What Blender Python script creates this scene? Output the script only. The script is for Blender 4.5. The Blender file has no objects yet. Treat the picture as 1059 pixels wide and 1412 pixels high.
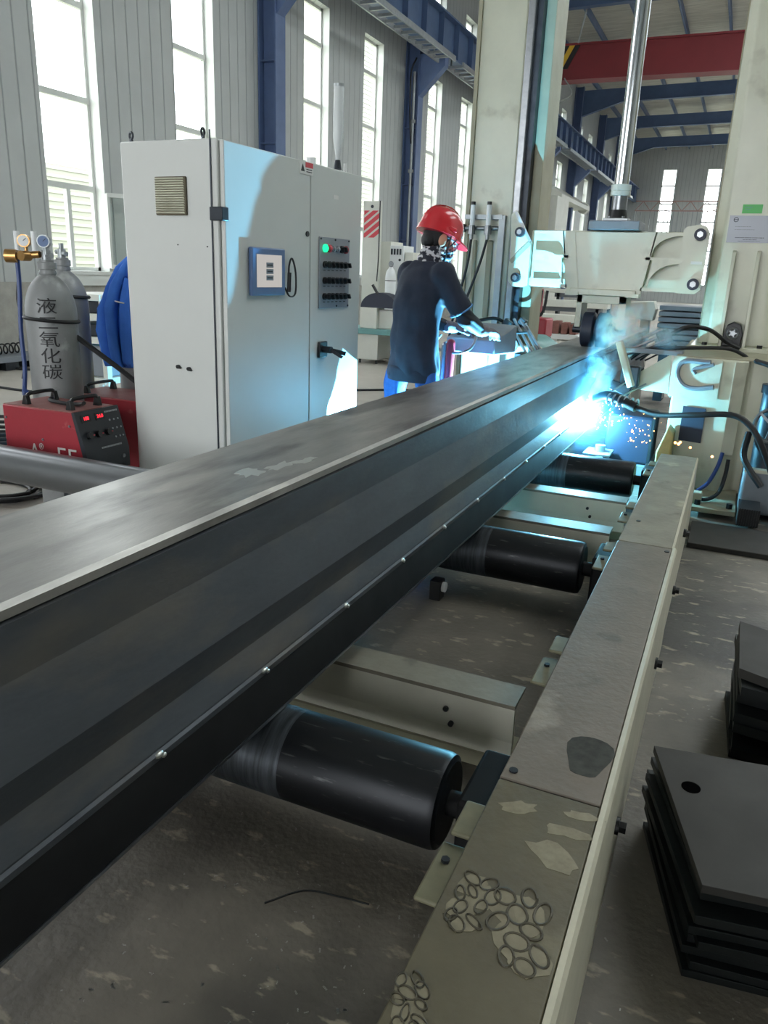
import bpy, bmesh, math, random
from mathutils import Vector, Matrix, Euler, noise as mnoise
random.seed(7)
SC = bpy.context.scene
COL = SC.collection
R = math.radians

# ------------------------------------------------------------------ camera
H = 1.35
yw, pt, rl = R(23.60), R(17.34), R(2.20)
fw = Vector((-math.sin(yw)*math.cos(pt), math.cos(yw)*math.cos(pt), -math.sin(pt)))
rt = Vector((math.cos(yw), math.sin(yw), 0)); up = rt.cross(fw)
rt2 = rt*math.cos(rl)+up*math.sin(rl); up2 = -rt*math.sin(rl)+up*math.cos(rl)
cd = bpy.data.cameras.new('camera'); cam = bpy.data.objects.new('camera', cd); COL.objects.link(cam)
cd.sensor_fit = 'HORIZONTAL'; cd.sensor_width = 36; cd.lens = 36*1060/1059; cd.clip_end = 300; cd.clip_start = .02
cam.matrix_world = Matrix(((rt2.x, up2.x, -fw.x, 0), (rt2.y, up2.y, -fw.y, 0), (rt2.z, up2.z, -fw.z, H), (0, 0, 0, 1)))
SC.camera = cam

# ------------------------------------------------------------------ sky, arcs, exposure
SKY = 6.8
EXPOSURE = 0.0
ARC_RIGHT = Vector((-.875, 5.30, .455)); ARC_RIGHT_W = 175
ARC_LEFT = Vector((-1.385, 4.90, .36)); ARC_LEFT_W = 820
ARC_COL = (.17, .64, 1.0)
w = bpy.data.worlds.new('sky'); SC.world = w; w.use_nodes = True
bg = w.node_tree.nodes['Background']
bg.inputs[0].default_value = (.93, .97, 1.0, 1); bg.inputs[1].default_value = SKY
SC.view_settings.view_transform = 'Standard'; SC.view_settings.look = 'None'
SC.view_settings.gamma = 1; SC.view_settings.use_curve_mapping = False
SC.view_settings.exposure = EXPOSURE
for n, p, e, s in (('arc_light_left', ARC_LEFT, ARC_LEFT_W, .003),):
    l = bpy.data.lights.new(n, 'POINT'); l.energy = e; l.color = ARC_COL; l.shadow_soft_size = s
    o = bpy.data.objects.new(n, l); o.location = p; COL.objects.link(o)
cy = SC.cycles
cy.max_bounces = 7; cy.diffuse_bounces = 4; cy.glossy_bounces = 3; cy.transparent_max_bounces = 12; cy.volume_bounces = 1
cy.caustics_reflective = False; cy.caustics_refractive = False
cy.sample_clamp_indirect = 6; cy.use_denoising = True; cy.volume_step_rate = 2.0
try: cy.denoiser = 'OPENIMAGEDENOISE'
except Exception: pass

# ------------------------------------------------------------------ materials
def lin(c):
    return tuple(((v/255)/12.92 if v/255 <= .04045 else ((v/255+.055)/1.055)**2.4) for v in c)
MATS = {}
def mat(name, rgb, rough=.5, metal=0, var=0, vscale=6, vrgb=None, bump=0, bscale=60, spec=.5, stretch=None, emit=None, estr=0, coat=0):
    """principled paint / metal with procedural blotches (vrgb) and a fine bump"""
    m = bpy.data.materials.new(name); m.use_nodes = True; MATS[name] = m
    nt = m.node_tree; N = nt.nodes; L = nt.links; b = N['Principled BSDF']
    c = lin(rgb); b.inputs['Base Color'].default_value = (*c, 1)
    b.inputs['Roughness'].default_value = rough; b.inputs['Metallic'].default_value = metal
    b.inputs['Specular IOR Level'].default_value = spec; b.inputs['Coat Weight'].default_value = coat
    if emit:
        b.inputs['Emission Color'].default_value = (*lin(emit), 1); b.inputs['Emission Strength'].default_value = estr
    if var or bump:
        tc = N.new('ShaderNodeTexCoord'); mp = N.new('ShaderNodeMapping')
        L.new(tc.outputs['Object'], mp.inputs[0])
        if stretch: mp.inputs['Scale'].default_value = stretch
    if var:
        nz = N.new('ShaderNodeTexNoise'); nz.inputs['Scale'].default_value = vscale; nz.inputs['Detail'].default_value = 6
        nz.inputs['Roughness'].default_value = .62
        L.new(mp.outputs[0], nz.inputs['Vector'])
        rp = N.new('ShaderNodeValToRGB'); rp.color_ramp.elements[0].position = .5-.22; rp.color_ramp.elements[1].position = .5+.22
        v2 = lin(vrgb) if vrgb else tuple(x*(1-var) for x in c)
        if vrgb: v2 = tuple(a+(b_-a)*var for a, b_ in zip(c, v2))
        rp.color_ramp.elements[0].color = (*v2, 1); rp.color_ramp.elements[1].color = (*c, 1)
        L.new(nz.outputs['Fac'], rp.inputs[0]); L.new(rp.outputs[0], b.inputs['Base Color'])
        rr = N.new('ShaderNodeMapRange'); rr.inputs['To Min'].default_value = min(1, rough*1.25); rr.inputs['To Max'].default_value = rough*.8
        L.new(nz.outputs['Fac'], rr.inputs[0]); L.new(rr.outputs[0], b.inputs['Roughness'])
    if bump:
        nb = N.new('ShaderNodeTexNoise'); nb.inputs['Scale'].default_value = bscale; nb.inputs['Detail'].default_value = 4
        L.new(mp.outputs[0], nb.inputs['Vector'])
        bp = N.new('ShaderNodeBump'); bp.inputs['Strength'].default_value = bump; bp.inputs['Distance'].default_value = .01
        L.new(nb.outputs['Fac'], bp.inputs['Height']); L.new(bp.outputs[0], b.inputs['Normal'])
    return m

def layer(m, rgb, scale, lo, hi, detail=5, stretch=None, amount=1.0, rough=None):
    """lay a second colour over m where a noise field lies between lo and hi (rust, scuffs, dust)"""
    nt = m.node_tree; N = nt.nodes; L = nt.links; b = N['Principled BSDF']
    tc = N.new('ShaderNodeTexCoord'); mp = N.new('ShaderNodeMapping'); L.new(tc.outputs['Object'], mp.inputs[0])
    mp.inputs['Location'].default_value = (scale*.37, 1.3, 2.1)
    if stretch: mp.inputs['Scale'].default_value = stretch
    nz = N.new('ShaderNodeTexNoise'); nz.inputs['Scale'].default_value = scale; nz.inputs['Detail'].default_value = detail
    L.new(mp.outputs[0], nz.inputs['Vector'])
    mr = N.new('ShaderNodeMapRange'); mr.inputs['From Min'].default_value = lo; mr.inputs['From Max'].default_value = hi
    mr.inputs['To Max'].default_value = amount; mr.clamp = True
    L.new(nz.outputs['Fac'], mr.inputs[0])
    mx = N.new('ShaderNodeMix'); mx.data_type = 'RGBA'
    L.new(mr.outputs[0], mx.inputs['Factor'])
    src = b.inputs['Base Color']
    if src.is_linked: L.new(src.links[0].from_socket, mx.inputs['A'])
    else: mx.inputs['A'].default_value = src.default_value
    mx.inputs['B'].default_value = (*lin(rgb), 1)
    L.new(mx.outputs['Result'], src)
    if rough is not None:
        m2 = N.new('ShaderNodeMix'); L.new(mr.outputs[0], m2.inputs['Factor'])
        s = b.inputs['Roughness']
        if s.is_linked: L.new(s.links[0].from_socket, m2.inputs['A'])
        else: m2.inputs['A'].default_value = s.default_value
        m2.inputs['B'].default_value = rough; L.new(m2.outputs['Result'], s)
    return m

def emis(name, rgb, s):
    m = bpy.data.materials.new(name); m.use_nodes = True; nt = m.node_tree; nt.nodes.clear()
    e = nt.nodes.new('ShaderNodeEmission'); e.inputs[0].default_value = (*rgb, 1); e.inputs[1].default_value = s
    o = nt.nodes.new('ShaderNodeOutputMaterial'); nt.links.new(e.outputs[0], o.inputs[0]); MATS[name] = m
    return m

M = {}
M['concrete'] = layer(layer(mat('concrete', (176,170,160), .5, var=.5, vscale=1.2, vrgb=(140,134,125), bump=.25, bscale=45), (120,114,106), .6, .54, .70, amount=.6), (196,190,178), 7, .63, .72, amount=.4)
M['bay_floor'] = layer(layer(mat('shaded_dirty_bay_floor', (122,115,104), .5, var=.7, vscale=3.0, vrgb=(82,77,70), bump=.3, bscale=45), (44,42,41), 1.0, .50, .66, amount=.85), (168,158,138), 12, .61, .68, amount=.7, stretch=(1, 2.2, 1))  # base tone carries shade from beam and people, plus dirt blotches
M['wall_panel'] = None
M['brick'] = mat('wall_plaster', (176,174,166), .9, var=.3, vscale=5)
M['blue_steel'] = mat('blue_steel', (92,112,152), .45, var=.2, vscale=3)
M['blue_girder'] = mat('blue_girder', (88,110,146), .45, var=.2, vscale=2)
M['red_girder'] = mat('red_girder', (128,38,46), .45, var=.2, vscale=.8)
M['galv'] = mat('galvanised_steel', (165,170,172), .4, .6, var=.2, vscale=8)
M['foil'] = mat('foil_insulation', (206,203,192), .42, .25, var=.6, vscale=4, vrgb=(130,127,118), bump=1.0, bscale=9, stretch=(.25, 2.2, 1))
M['frame'] = mat('window_frame_paint', (214,216,212), .45)
M['cream'] = layer(mat('cream_machine_paint', (205,205,184), .38, var=.12, vscale=4, coat=.2), (150,146,126), 5, .60, .72, amount=.5)
M['cream_dark'] = mat('cream_dirty_paint', (158,154,130), .5, var=.35, vscale=6, vrgb=(128,122,104))
M['cab'] = mat('cabinet_grey_paint', (206,208,204), .30, var=.05, vscale=3, bump=.02, bscale=200)
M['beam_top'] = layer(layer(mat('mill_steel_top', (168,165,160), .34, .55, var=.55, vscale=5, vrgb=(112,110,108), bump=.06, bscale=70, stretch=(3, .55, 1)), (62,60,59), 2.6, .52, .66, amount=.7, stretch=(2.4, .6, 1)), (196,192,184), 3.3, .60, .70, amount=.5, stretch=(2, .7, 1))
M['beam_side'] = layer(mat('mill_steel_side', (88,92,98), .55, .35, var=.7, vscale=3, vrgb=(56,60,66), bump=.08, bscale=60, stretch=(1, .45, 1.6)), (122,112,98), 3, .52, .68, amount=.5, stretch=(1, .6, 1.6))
M['beam_low'] = mat('shade_and_black_steel', (17,17,18), .7, 0, var=.3, vscale=5, spec=.25)  # shade under the beam painted as near-black; also dark axle and bearing steel
M['roller'] = layer(mat('roller_black', (27,29,33), .38, .5, var=.4, vscale=6, vrgb=(20,22,24), stretch=(1, 1, 1)), (96,98,98), 14, .62, .74, amount=.6, stretch=(1, 6, 6))
M['plate'] = mat('plate_steel', (48,46,42), .65, .2, var=.35, vscale=5, vrgb=(40,40,39))
M['plate_edge'] = mat('plate_edge_steel', (32,36,36), .5, .5, var=.4, vscale=12)
M['rail_top'] = layer(layer(mat('dusty_rail_cover', (148,142,126), .5, var=.6, vscale=7, vrgb=(110,104,92), bump=.12, bscale=60), (190,184,160), 5, .60, .68, amount=.6), (84,78,70), 8, .64, .74, amount=.6)
M['rail_near'] = layer(layer(mat('dusty_rail_near', (100,93,72), .5, var=.6, vscale=7, vrgb=(76,70,54), bump=.12, bscale=60), (140,132,106), 5, .62, .70, amount=.4), (60,55,46), 8, .62, .74, amount=.6)
M['rail_mid'] = layer(layer(mat('dusty_rail_mid', (124,114,102), .5, var=.6, vscale=6, vrgb=(98,90,78), bump=.12, bscale=60), (168,160,146), 5, .62, .70, amount=.5), (84,78,70), 8, .64, .74, amount=.6)
M['cream_lip'] = mat('cream_rail_side', (214,208,186), .45, var=.2, vscale=6)
M['black'] = mat('black_plastic', (24,25,27), .4)
M['rubber'] = mat('black_rubber', (20,21,23), .55)
M['chrome'] = mat('chrome', (215,218,220), .12, 1.0)
M['steel'] = mat('bright_steel', (150,153,156), .3, .9, var=.25, vscale=20)
M['dark_steel'] = mat('dark_steel', (62,66,72), .4, .7, var=.3, vscale=14)
M['gas_grey'] = layer(layer(mat('gas_cylinder_paint', (140,142,142), .45, .1, var=.3, vscale=7, vrgb=(100,101,100), bump=.06, bscale=80), (70,68,66), 9, .62, .72, amount=.6), (186,188,186), 6, .63, .7, amount=.5)
M['brass'] = mat('brass', (176,136,84), .3, .85)
M['white'] = mat('white_plastic', (226,228,228), .4)
M['ink'] = mat('black_ink', (28,28,30), .6)
M['hose_blue'] = mat('blue_hose', (40,64,120), .45)
M['red'] = layer(mat('red_machine_paint', (158,42,54), .42, var=.15, vscale=4, bump=.04, bscale=120), (200,120,110), 16, .68, .74, amount=.4)
M['bracket'] = mat('olive_bracket_paint', (128,124,98), .5, var=.3, vscale=12)
M['louvre_gap'] = mat('louvre_gap', (96,88,70), .6)
M['void'] = mat('hole_dark', (9,9,9), 1, spec=0)
M['stop'] = mat('stop_block_paint', (206,186,120), .5, var=.3, vscale=10)
M['web'] = mat('pale_channel_paint', (236,233,216), .45, var=.12, vscale=6)
M['scuff'] = mat('roller_scuffs', (92,98,104), .45, .6, var=.9, vscale=9, vrgb=(26,28,32), stretch=(9, .7, .7))
M['worn'] = mat('worn_patch', (58,58,50), .7, var=.6, vscale=40)
M['dust_red'] = mat('dusty_red_lid', (150,98,92), .6, var=.4, vscale=9, vrgb=(120,70,66))
M['panel_dark'] = mat('welder_front_plastic', (40,44,50), .4)
M['led'] = emis('red_display', (1, .03, .05), 2.5)
M['green_led'] = emis('green_lamp', (.02, 1, .35), 1.6)
M['screen'] = emis('screen_light', (.82, .78, .74), .62)
M['screen_blue'] = mat('screen_bezel_blue', (88,112,152), .4)
M['helmet'] = mat('helmet_red', (206,40,52), .22, coat=.6)
M['shirt'] = mat('navy_shirt', (26,36,56), .75, var=.25, vscale=9, bump=.25, bscale=14)
M['sleeve'] = mat('sleeve_black', (22,24,32), .7)
M['sleeve_lit'] = mat('sleeve_arc_light_blue', (92,140,190), .7)
M['trouser'] = mat('blue_trousers', (38,88,158), .75, var=.4, vscale=14, bump=.35, bscale=20)
M['glove'] = mat('grey_glove', (128,122,128), .85, var=.4, vscale=30, bump=.2, bscale=120)
M['skin'] = mat('skin', (196,150,124), .55)
M['hair'] = mat('black_hair', (16,16,20), .6, bump=.4, bscale=150)
M['scarf'] = layer(mat('patterned_scarf', (36,38,52), .8), (206,204,210), 34, .50, .56, detail=3)
M['jacket'] = mat('blue_jacket', (66,128,226), .75, var=.35, vscale=9, vrgb=(36,80,170), bump=.25, bscale=16)
M['jacket_dark'] = mat('navy_cuff', (28,38,74), .75)
M['green'] = mat('green_sticker', (96,186,104), .5)
M['plate_grey'] = mat('name_plate', (146,148,154), .4, .3)
M['warn_red'] = mat('warning_red', (206,70,80), .5)
M['yellow'] = mat('yellow_paint', (222,178,50), .5)
M['teal'] = mat('teal_table_paint', (110,160,158), .45, var=.2, vscale=5)
M['pale'] = mat('pale_cabinet_paint', (214,214,204), .45, var=.1, vscale=3)
M['dark_navy'] = mat('navy_shell', (34,40,58), .5)
M['rust'] = mat('rusty_steel', (140,92,84), .75, var=.5, vscale=14, vrgb=(90,60,56))
M['siding'] = mat('neighbour_siding', (150,150,140), .7)
M['ground_out'] = mat('outside_ground', (170,170,150), .9)
M['grey_lid'] = mat('grey_paint', (132,138,146), .5, var=.2, vscale=5)
M['tube'] = mat('steel_tube', (120,122,124), .32, .75, var=.35, vscale=6, vrgb=(80,82,84), stretch=(.5, 1, 1))
M['sticker'] = mat('white_label', (224,222,218), .5)
M['truss'] = mat('faded_red_truss', (176,140,134), .6, var=.2, vscale=5)
M['arc'] = emis('arc_flash', ARC_COL, ARC_RIGHT_W/(4*math.pi**2*.024**2))
M['spark'] = emis('spark_glow', (1, .42, .12), 9)
M['bead'] = mat('weld_bead', (206,206,200), .35, .8)

def glass_mat(name, tint=(1, 1, 1), k=.12):
    m = bpy.data.materials.new(name); m.use_nodes = True; nt = m.node_tree; nt.nodes.clear()
    t = nt.nodes.new('ShaderNodeBsdfTransparent'); t.inputs[0].default_value = (*tint, 1)
    g = nt.nodes.new('ShaderNodeBsdfGlossy'); g.inputs['Roughness'].default_value = .03
    lw = nt.nodes.new('ShaderNodeLayerWeight'); lw.inputs[0].default_value = .25
    f = nt.nodes.new('ShaderNodeMath'); f.operation = 'MULTIPLY'; f.inputs[1].default_value = k; nt.links.new(lw.outputs['Facing'], f.inputs[0])
    x = nt.nodes.new('ShaderNodeMixShader'); o = nt.nodes.new('ShaderNodeOutputMaterial')
    nt.links.new(f.outputs[0], x.inputs[0]); nt.links.new(t.outputs[0], x.inputs[1]); nt.links.new(g.outputs[0], x.inputs[2])
    nt.links.new(x.outputs[0], o.inputs[0]); return m
M['glass'] = glass_mat('window_glass', (.97, .99, .98))
M['clear'] = mat('clear_tube', (232,236,236), .12); M['clear'].node_tree.nodes['Principled BSDF'].inputs['Alpha'].default_value = .55

def panel_mat():
    """light grey wall sheeting with fine vertical seams every 0.25 m"""
    m = mat('wall_sheeting', (190,193,192), .5, var=.12, vscale=1.2)
    nt = m.node_tree; N = nt.nodes; L = nt.links; b = N['Principled BSDF']
    tc = N.new('ShaderNodeTexCoord'); sx = N.new('ShaderNodeSeparateXYZ'); L.new(tc.outputs['Object'], sx.inputs[0])
    ad = N.new('ShaderNodeMath'); ad.operation = 'ADD'; L.new(sx.outputs[0], ad.inputs[0]); L.new(sx.outputs[1], ad.inputs[1])
    mu = N.new('ShaderNodeMath'); mu.operation = 'MULTIPLY'; mu.inputs[1].default_value = 1/.26; L.new(ad.outputs[0], mu.inputs[0])
    fr = N.new('ShaderNodeMath'); fr.operation = 'FRACT'; L.new(mu.outputs[0], fr.inputs[0])
    pp = N.new('ShaderNodeMath'); pp.operation = 'PINGPONG'; pp.inputs[1].default_value = .5; L.new(fr.outputs[0], pp.inputs[0])
    mr = N.new('ShaderNodeMapRange'); mr.inputs['From Max'].default_value = .07; L.new(pp.outputs[0], mr.inputs[0])
    mx = N.new('ShaderNodeMix'); mx.data_type = 'RGBA'; L.new(mr.outputs[0], mx.inputs['Factor'])
    mx.inputs['A'].default_value = (*lin((146,151,151)), 1)
    L.new(b.inputs['Base Color'].links[0].from_socket, mx.inputs['B']); L.new(mx.outputs['Result'], b.inputs['Base Color'])
    bp = N.new('ShaderNodeBump'); bp.inputs['Strength'].default_value = .6; bp.inputs['Distance'].default_value = .02
    L.new(mr.outputs[0], bp.inputs['Height']); L.new(bp.outputs[0], b.inputs['Normal'])
    return m
M['wall_panel'] = panel_mat()

# ------------------------------------------------------------------ geometry helpers
class MB:
    """collects shapes; part()/solo() links them as ONE mesh object"""
    def __init__(s): s.bm = bmesh.new()
    def _box(s, M4, sx, sy, sz):
        r = bmesh.ops.create_cube(s.bm, size=1, matrix=M4 @ Matrix.Diagonal((sx, sy, sz, 1))); return r['verts']
    def box(s, x0, x1, y0, y1, z0, z1):
        s._box(Matrix.Translation(((x0+x1)/2, (y0+y1)/2, (z0+z1)/2)), abs(x1-x0), abs(y1-y0), abs(z1-z0)); return s
    def obox(s, c, size, rot=(0, 0, 0)):
        s._box(Matrix.Translation(c) @ Euler(rot).to_matrix().to_4x4(), *size); return s
    def bar(s, a, b, wx, wz, roll=0):
        a, b = Vector(a), Vector(b); d = b-a
        q = d.to_track_quat('Y', 'Z').to_matrix().to_4x4() @ Matrix.Rotation(roll, 4, 'Y')
        s._box(Matrix.Translation((a+b)/2) @ q, wx, d.length, wz); return s
    def cyl(s, a, b, r, r2=None, n=20):
        a, b = Vector(a), Vector(b); d = b-a
        q = d.to_track_quat('Z', 'Y').to_matrix().to_4x4()
        bmesh.ops.create_cone(s.bm, cap_ends=True, segments=n, radius1=r, radius2=r if r2 is None else r2, depth=d.length,
                              matrix=Matrix.Translation((a+b)/2) @ q); return s
    def ring(s, c, axis, R0, r, n=28, m=8):
        q = Vector(axis).to_track_quat('Z', 'Y').to_matrix(); c = Vector(c); vs = []
        for i in range(n):
            t = 2*math.pi*i/n
            for j in range(m):
                p = 2*math.pi*j/m
                vs.append(s.bm.verts.new(c+q @ Vector(((R0+r*math.cos(p))*math.cos(t), (R0+r*math.cos(p))*math.sin(t), r*math.sin(p)))))
        for i in range(n):
            for j in range(m):
                a, b = i*m, ((i+1) % n)*m; k = (j+1) % m
                s.bm.faces.new((vs[a+j], vs[b+j], vs[b+k], vs[a+k]))
        return s
    def sph(s, c, r, n=16, sc=(1, 1, 1), rot=(0, 0, 0)):
        bmesh.ops.create_uvsphere(s.bm, u_segments=n, v_segments=max(6, n//2+2), radius=1,
            matrix=Matrix.Translation(c) @ Euler(rot).to_matrix().to_4x4() @ Matrix.Diagonal((r*sc[0], r*sc[1], r*sc[2], 1))); return s
    def loft(s, rings, close=True):
        """rings: list of equal-length point loops"""
        V = [[s.bm.verts.new(p) for p in rg] for rg in rings]; n = len(V[0])
        for a, b in zip(V, V[1:]):
            for i in range(n):
                j = (i+1) % n; s.bm.faces.new((a[i], a[j], b[j], b[i]))
        if close:
            s.bm.faces.new(list(reversed(V[0]))); s.bm.faces.new(V[-1])
        return s
    def tube(s, pts, r, n=8, smooth=5):
        pts = [Vector(p) for p in pts]
        if smooth > 1 and len(pts) > 2:
            P = [pts[0]*2-pts[1]]+pts+[pts[-1]*2-pts[-2]]; o = []
            for i in range(1, len(P)-2):
                for k in range(smooth):
                    t = k/smooth; a, b, c, d = P[i-1:i+3]
                    o.append(.5*((2*b)+(c-a)*t+(2*a-5*b+4*c-d)*t*t+(3*b-a-3*c+d)*t**3))
            o.append(pts[-1]); pts = o
        rr = r if callable(r) else (lambda t: r)
        d0 = (pts[1]-pts[0]).normalized(); u = d0.orthogonal().normalized(); rings = []
        for i, p in enumerate(pts):
            d = (pts[min(i+1, len(pts)-1)]-pts[max(i-1, 0)]).normalized()
            u = (u-d*u.dot(d)).normalized(); v = d.cross(u); q = rr(i/(len(pts)-1))
            rings.append([p+(u*math.cos(2*math.pi*k/n)+v*math.sin(2*math.pi*k/n))*q for k in range(n)])
        return s.loft(rings)
    def ext(s, pts, vec):
        """prism: polygon pts swept by vec"""
        vec = Vector(vec); a = [Vector(p) for p in pts]
        nrm = sum((a[i].cross(a[(i+1) % len(a)]) for i in range(len(a))), Vector())
        if nrm.dot(vec) < 0: a.reverse()
        return s.loft([a, [p+vec for p in a]])
    def lathe(s, prof, c=(0, 0, 0), n=28, axis=(0, 0, 1)):
        q = Vector(axis).to_track_quat('Z', 'Y').to_matrix(); c = Vector(c)
        return s.loft([[c+q @ Vector((r*math.cos(2*math.pi*k/n), r*math.sin(2*math.pi*k/n), z)) for k in range(n)] for r, z in prof])
    def quad(s, *p):
        s.bm.faces.new([s.bm.verts.new(q) for q in p]); return s
    def xf(s, m4):
        s.bm.transform(m4); return s

def sharp(me, ang=38):
    for p in me.polygons: p.use_smooth = True
    me.set_sharp_from_angle(angle=R(ang))

def root_of(o):
    while o.parent: o = o.parent
    return o
def link(name, mb, m, parent=None, bevel=0, loc=None, world=False, smooth=38, recalc=True):
    if recalc: bmesh.ops.recalc_face_normals(mb.bm, faces=mb.bm.faces[:])
    if world and parent is not None:
        mb.bm.transform(root_of(parent)['_inv'] if False else XF[root_of(parent).name].inverted())
    if loc is not None: mb.bm.transform(Matrix.Translation(-Vector(loc)))
    me = bpy.data.meshes.new(name); mb.bm.to_mesh(me); mb.bm.free()
    if smooth: sharp(me, smooth)
    for mm in (m if isinstance(m, (list, tuple)) else [m]): me.materials.append(mm)
    o = bpy.data.objects.new(name, me); COL.objects.link(o)
    if parent is not None: o.parent = parent
    if loc is not None: o.location = loc
    if bevel:
        b = o.modifiers.new('edge', 'BEVEL'); b.width = bevel; b.segments = 2; b.limit_method = 'ANGLE'; b.angle_limit = R(40)
        b.harden_normals = False
    return o
XF = {}
def tag(o, label, cat, group=None, kind=None):
    o['label'] = label; o['category'] = cat
    if group: o['group'] = group
    if kind: o['kind'] = kind
    return o
def thing(name, label, cat, loc=(0, 0, 0), rz=0, group=None):
    o = bpy.data.objects.new(name, None); COL.objects.link(o); o.empty_display_size = .1
    o.location = loc; o.rotation_euler = (0, 0, rz); XF[o.name] = Matrix.Translation(loc) @ Matrix.Rotation(rz, 4, 'Z')
    return tag(o, label, cat, group)
def part(name, mb, m, parent, label=None, bevel=0, world=False, smooth=38):
    o = link(name, mb, m, parent, bevel, None, world, smooth)
    if label: o['label'] = label
    return o
def solo(name, mb, m, label, cat, loc, group=None, bevel=0, smooth=38, kind=None):
    """a thing that is one mesh; geometry given in world space, origin moved to loc"""
    return tag(link(name, mb, m, None, bevel, loc, False, smooth), label, cat, group, kind)
def struct(name, mb, m, parent=None, bevel=0, smooth=30):
    o = link(name, mb, m, parent, bevel, None, False, smooth)
    if parent is None: o['kind'] = 'structure'
    return o
def dup(o, loc, rz=None, label=None):
    """copy of a thing with copies of its parts and sub-parts"""
    r = o.copy(); COL.objects.link(r); r.location = loc
    if rz is not None: r.rotation_euler = (0, 0, rz)
    if label: r['label'] = label
    XF[r.name] = Matrix.Translation(loc) @ Matrix.Rotation(r.rotation_euler.z, 4, 'Z')
    for ch in list(o.children):
        c = ch.copy(); COL.objects.link(c); c.parent = r
        for g in list(ch.children):
            d = g.copy(); COL.objects.link(d); d.parent = c
    return r
def text_mb(body, size, depth=.001):
    cu = bpy.data.curves.new('lettering', 'FONT'); cu.body = body; cu.size = size; cu.extrude = depth
    cu.align_x = 'CENTER'; cu.align_y = 'CENTER'
    o = bpy.data.objects.new('lettering', cu); COL.objects.link(o)
    bpy.context.view_layer.update()
    me = bpy.data.meshes.new_from_object(o.evaluated_get(bpy.context.evaluated_depsgraph_get()))
    mb = MB(); mb.bm.from_mesh(me)
    bpy.data.objects.remove(o); bpy.data.curves.remove(cu); bpy.data.meshes.remove(me)
    return mb
# ------------------------------------------------------------------ setting: floor, walls, roof, windows
mb = MB(); mb.box(-9.2, 10.2, -8, 61, -.3, 0); struct('floor', mb, M['concrete'], smooth=0)
mb = MB(); mb.box(-1.75, 4.2, -7.9, 9.6, -.01, .002); struct('floor_bay', mb, M['bay_floor'], smooth=0)
mb = MB(); mb.box(-60, -9.3, -20, 150, -.5, -.15); mb.box(-60, 40, 61.4, 130, -.5, -.15); struct('ground_outside', mb, M['ground_out'], smooth=0)

WX = -8.9; BAY = 6.95
wins = []
for k in range(-1, 7):
    for s0 in (8.45, 11.25): wins.append(s0+BAY*k)
wins += [57.1]
wins = [y for y in wins if y < 60]
WB, WT = 1.2, 6.62          # big window bottom / top
UB, UT = 8.15, 8.85         # small window bottom / top
mb = MB()
edges = [-8]+[e for y in sorted(wins) for e in (y, y+1.08)]+[61]
for a, b in zip(edges[0::2], edges[1::2]): mb.box(-9.15, WX, a, b, 0, 10.6)
for y in wins:
    mb.box(-9.15, WX, y, y+1.08, 0, WB); mb.box(-9.15, WX, y, y+1.08, WT, UB); mb.box(-9.15, WX, y, y+1.08, UT, 10.6)
struct('wall_left', mb, M['wall_panel'], smooth=0)
mb = MB(); mb.box(WX-.01, WX+.05, -8, 61, 0, 1.04); struct('trim_1', mb, M['brick'], smooth=0)

def window(n, y, z0, z1, rails, small=False, open_sash=False):
    wdt = 1.08; x0, x1 = -9.13, -9.07
    mb = MB(); t = .055
    mb.box(x0, x1, y, y+t, z0, z1); mb.box(x0, x1, y+wdt-t, y+wdt, z0, z1)
    mb.box(x0, x1, y, y+wdt, z0, z0+t); mb.box(x0, x1, y, y+wdt, z1-t, z1)
    for r in rails: mb.box(x0-.005, x1+.01, y+.02, y+wdt-.02, r-.04, r+.04)
    if not small: mb.box(x0, x1+.005, y+wdt/2-.035, y+wdt/2+.035, z0, rails[0])
    else: mb.box(x0, x1, y+wdt/2-.02, y+wdt/2+.02, z0, z1)
    f = struct('window_%d' % n, mb, M['frame'], smooth=0)
    f['kind'] = 'structure'
    zz = [z0]+list(rails)+[z1]
    for a, b in zip(zz, zz[1:]):
        g = MB(); g.box(-9.105, -9.099, y+.04, y+wdt-.04, a+.03, b-.03); link('pane', g, M['glass'], f, smooth=0)
    if not small:
        g = MB(); g.box(-9.14, WX+.12, y-.04, y+wdt+.04, WB-.05, WB); g.box(WX+.05, WX+.1, y-.04, y+wdt+.04, WB-.2, WB-.05)
        link('window_sill', g, M['frame'], f, smooth=0)
        for yy in (y-.004, y+wdt-.004):
            g = MB(); g.box(-9.07, WX+.004, yy, yy+.008, z0, z1); link('jamb_lining', g, M['frame'], f, smooth=0)
    if open_sash:
        s = MB(); a = Vector((-8.87, y+wdt+.01, 0)); b = Vector((-8.50, y+wdt+.50, 0)); zt = rails[0]-.05
        for p, q in ((a, a), (b, b)): s.bar(p+Vector((0, 0, z0+.05)), q+Vector((0, 0, zt)), .05, .05)
        for z in (z0+.07, zt-.02): s.bar(a+Vector((0, 0, z)), b+Vector((0, 0, z)), .05, .06)
        so = link('open_sash', s, M['frame'], f, smooth=0)
        g = MB(); g.bar(a+Vector((0, 0, (z0+zt)/2)), b+Vector((0, 0, (z0+zt)/2)), .006, zt-z0-.1); link('pane', g, M['glass'], so, smooth=0)
n = 0
for y in sorted(wins):
    if y < 8: continue
    n += 1; window(n, y, WB, WT, (2.36, 3.54, 4.74, 5.92), open_sash=(abs(y-8.45) < .1))
for y in sorted(wins):
    if y < 18: continue
    n += 1; window(n, y, UB, UT, (), small=True)

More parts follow.
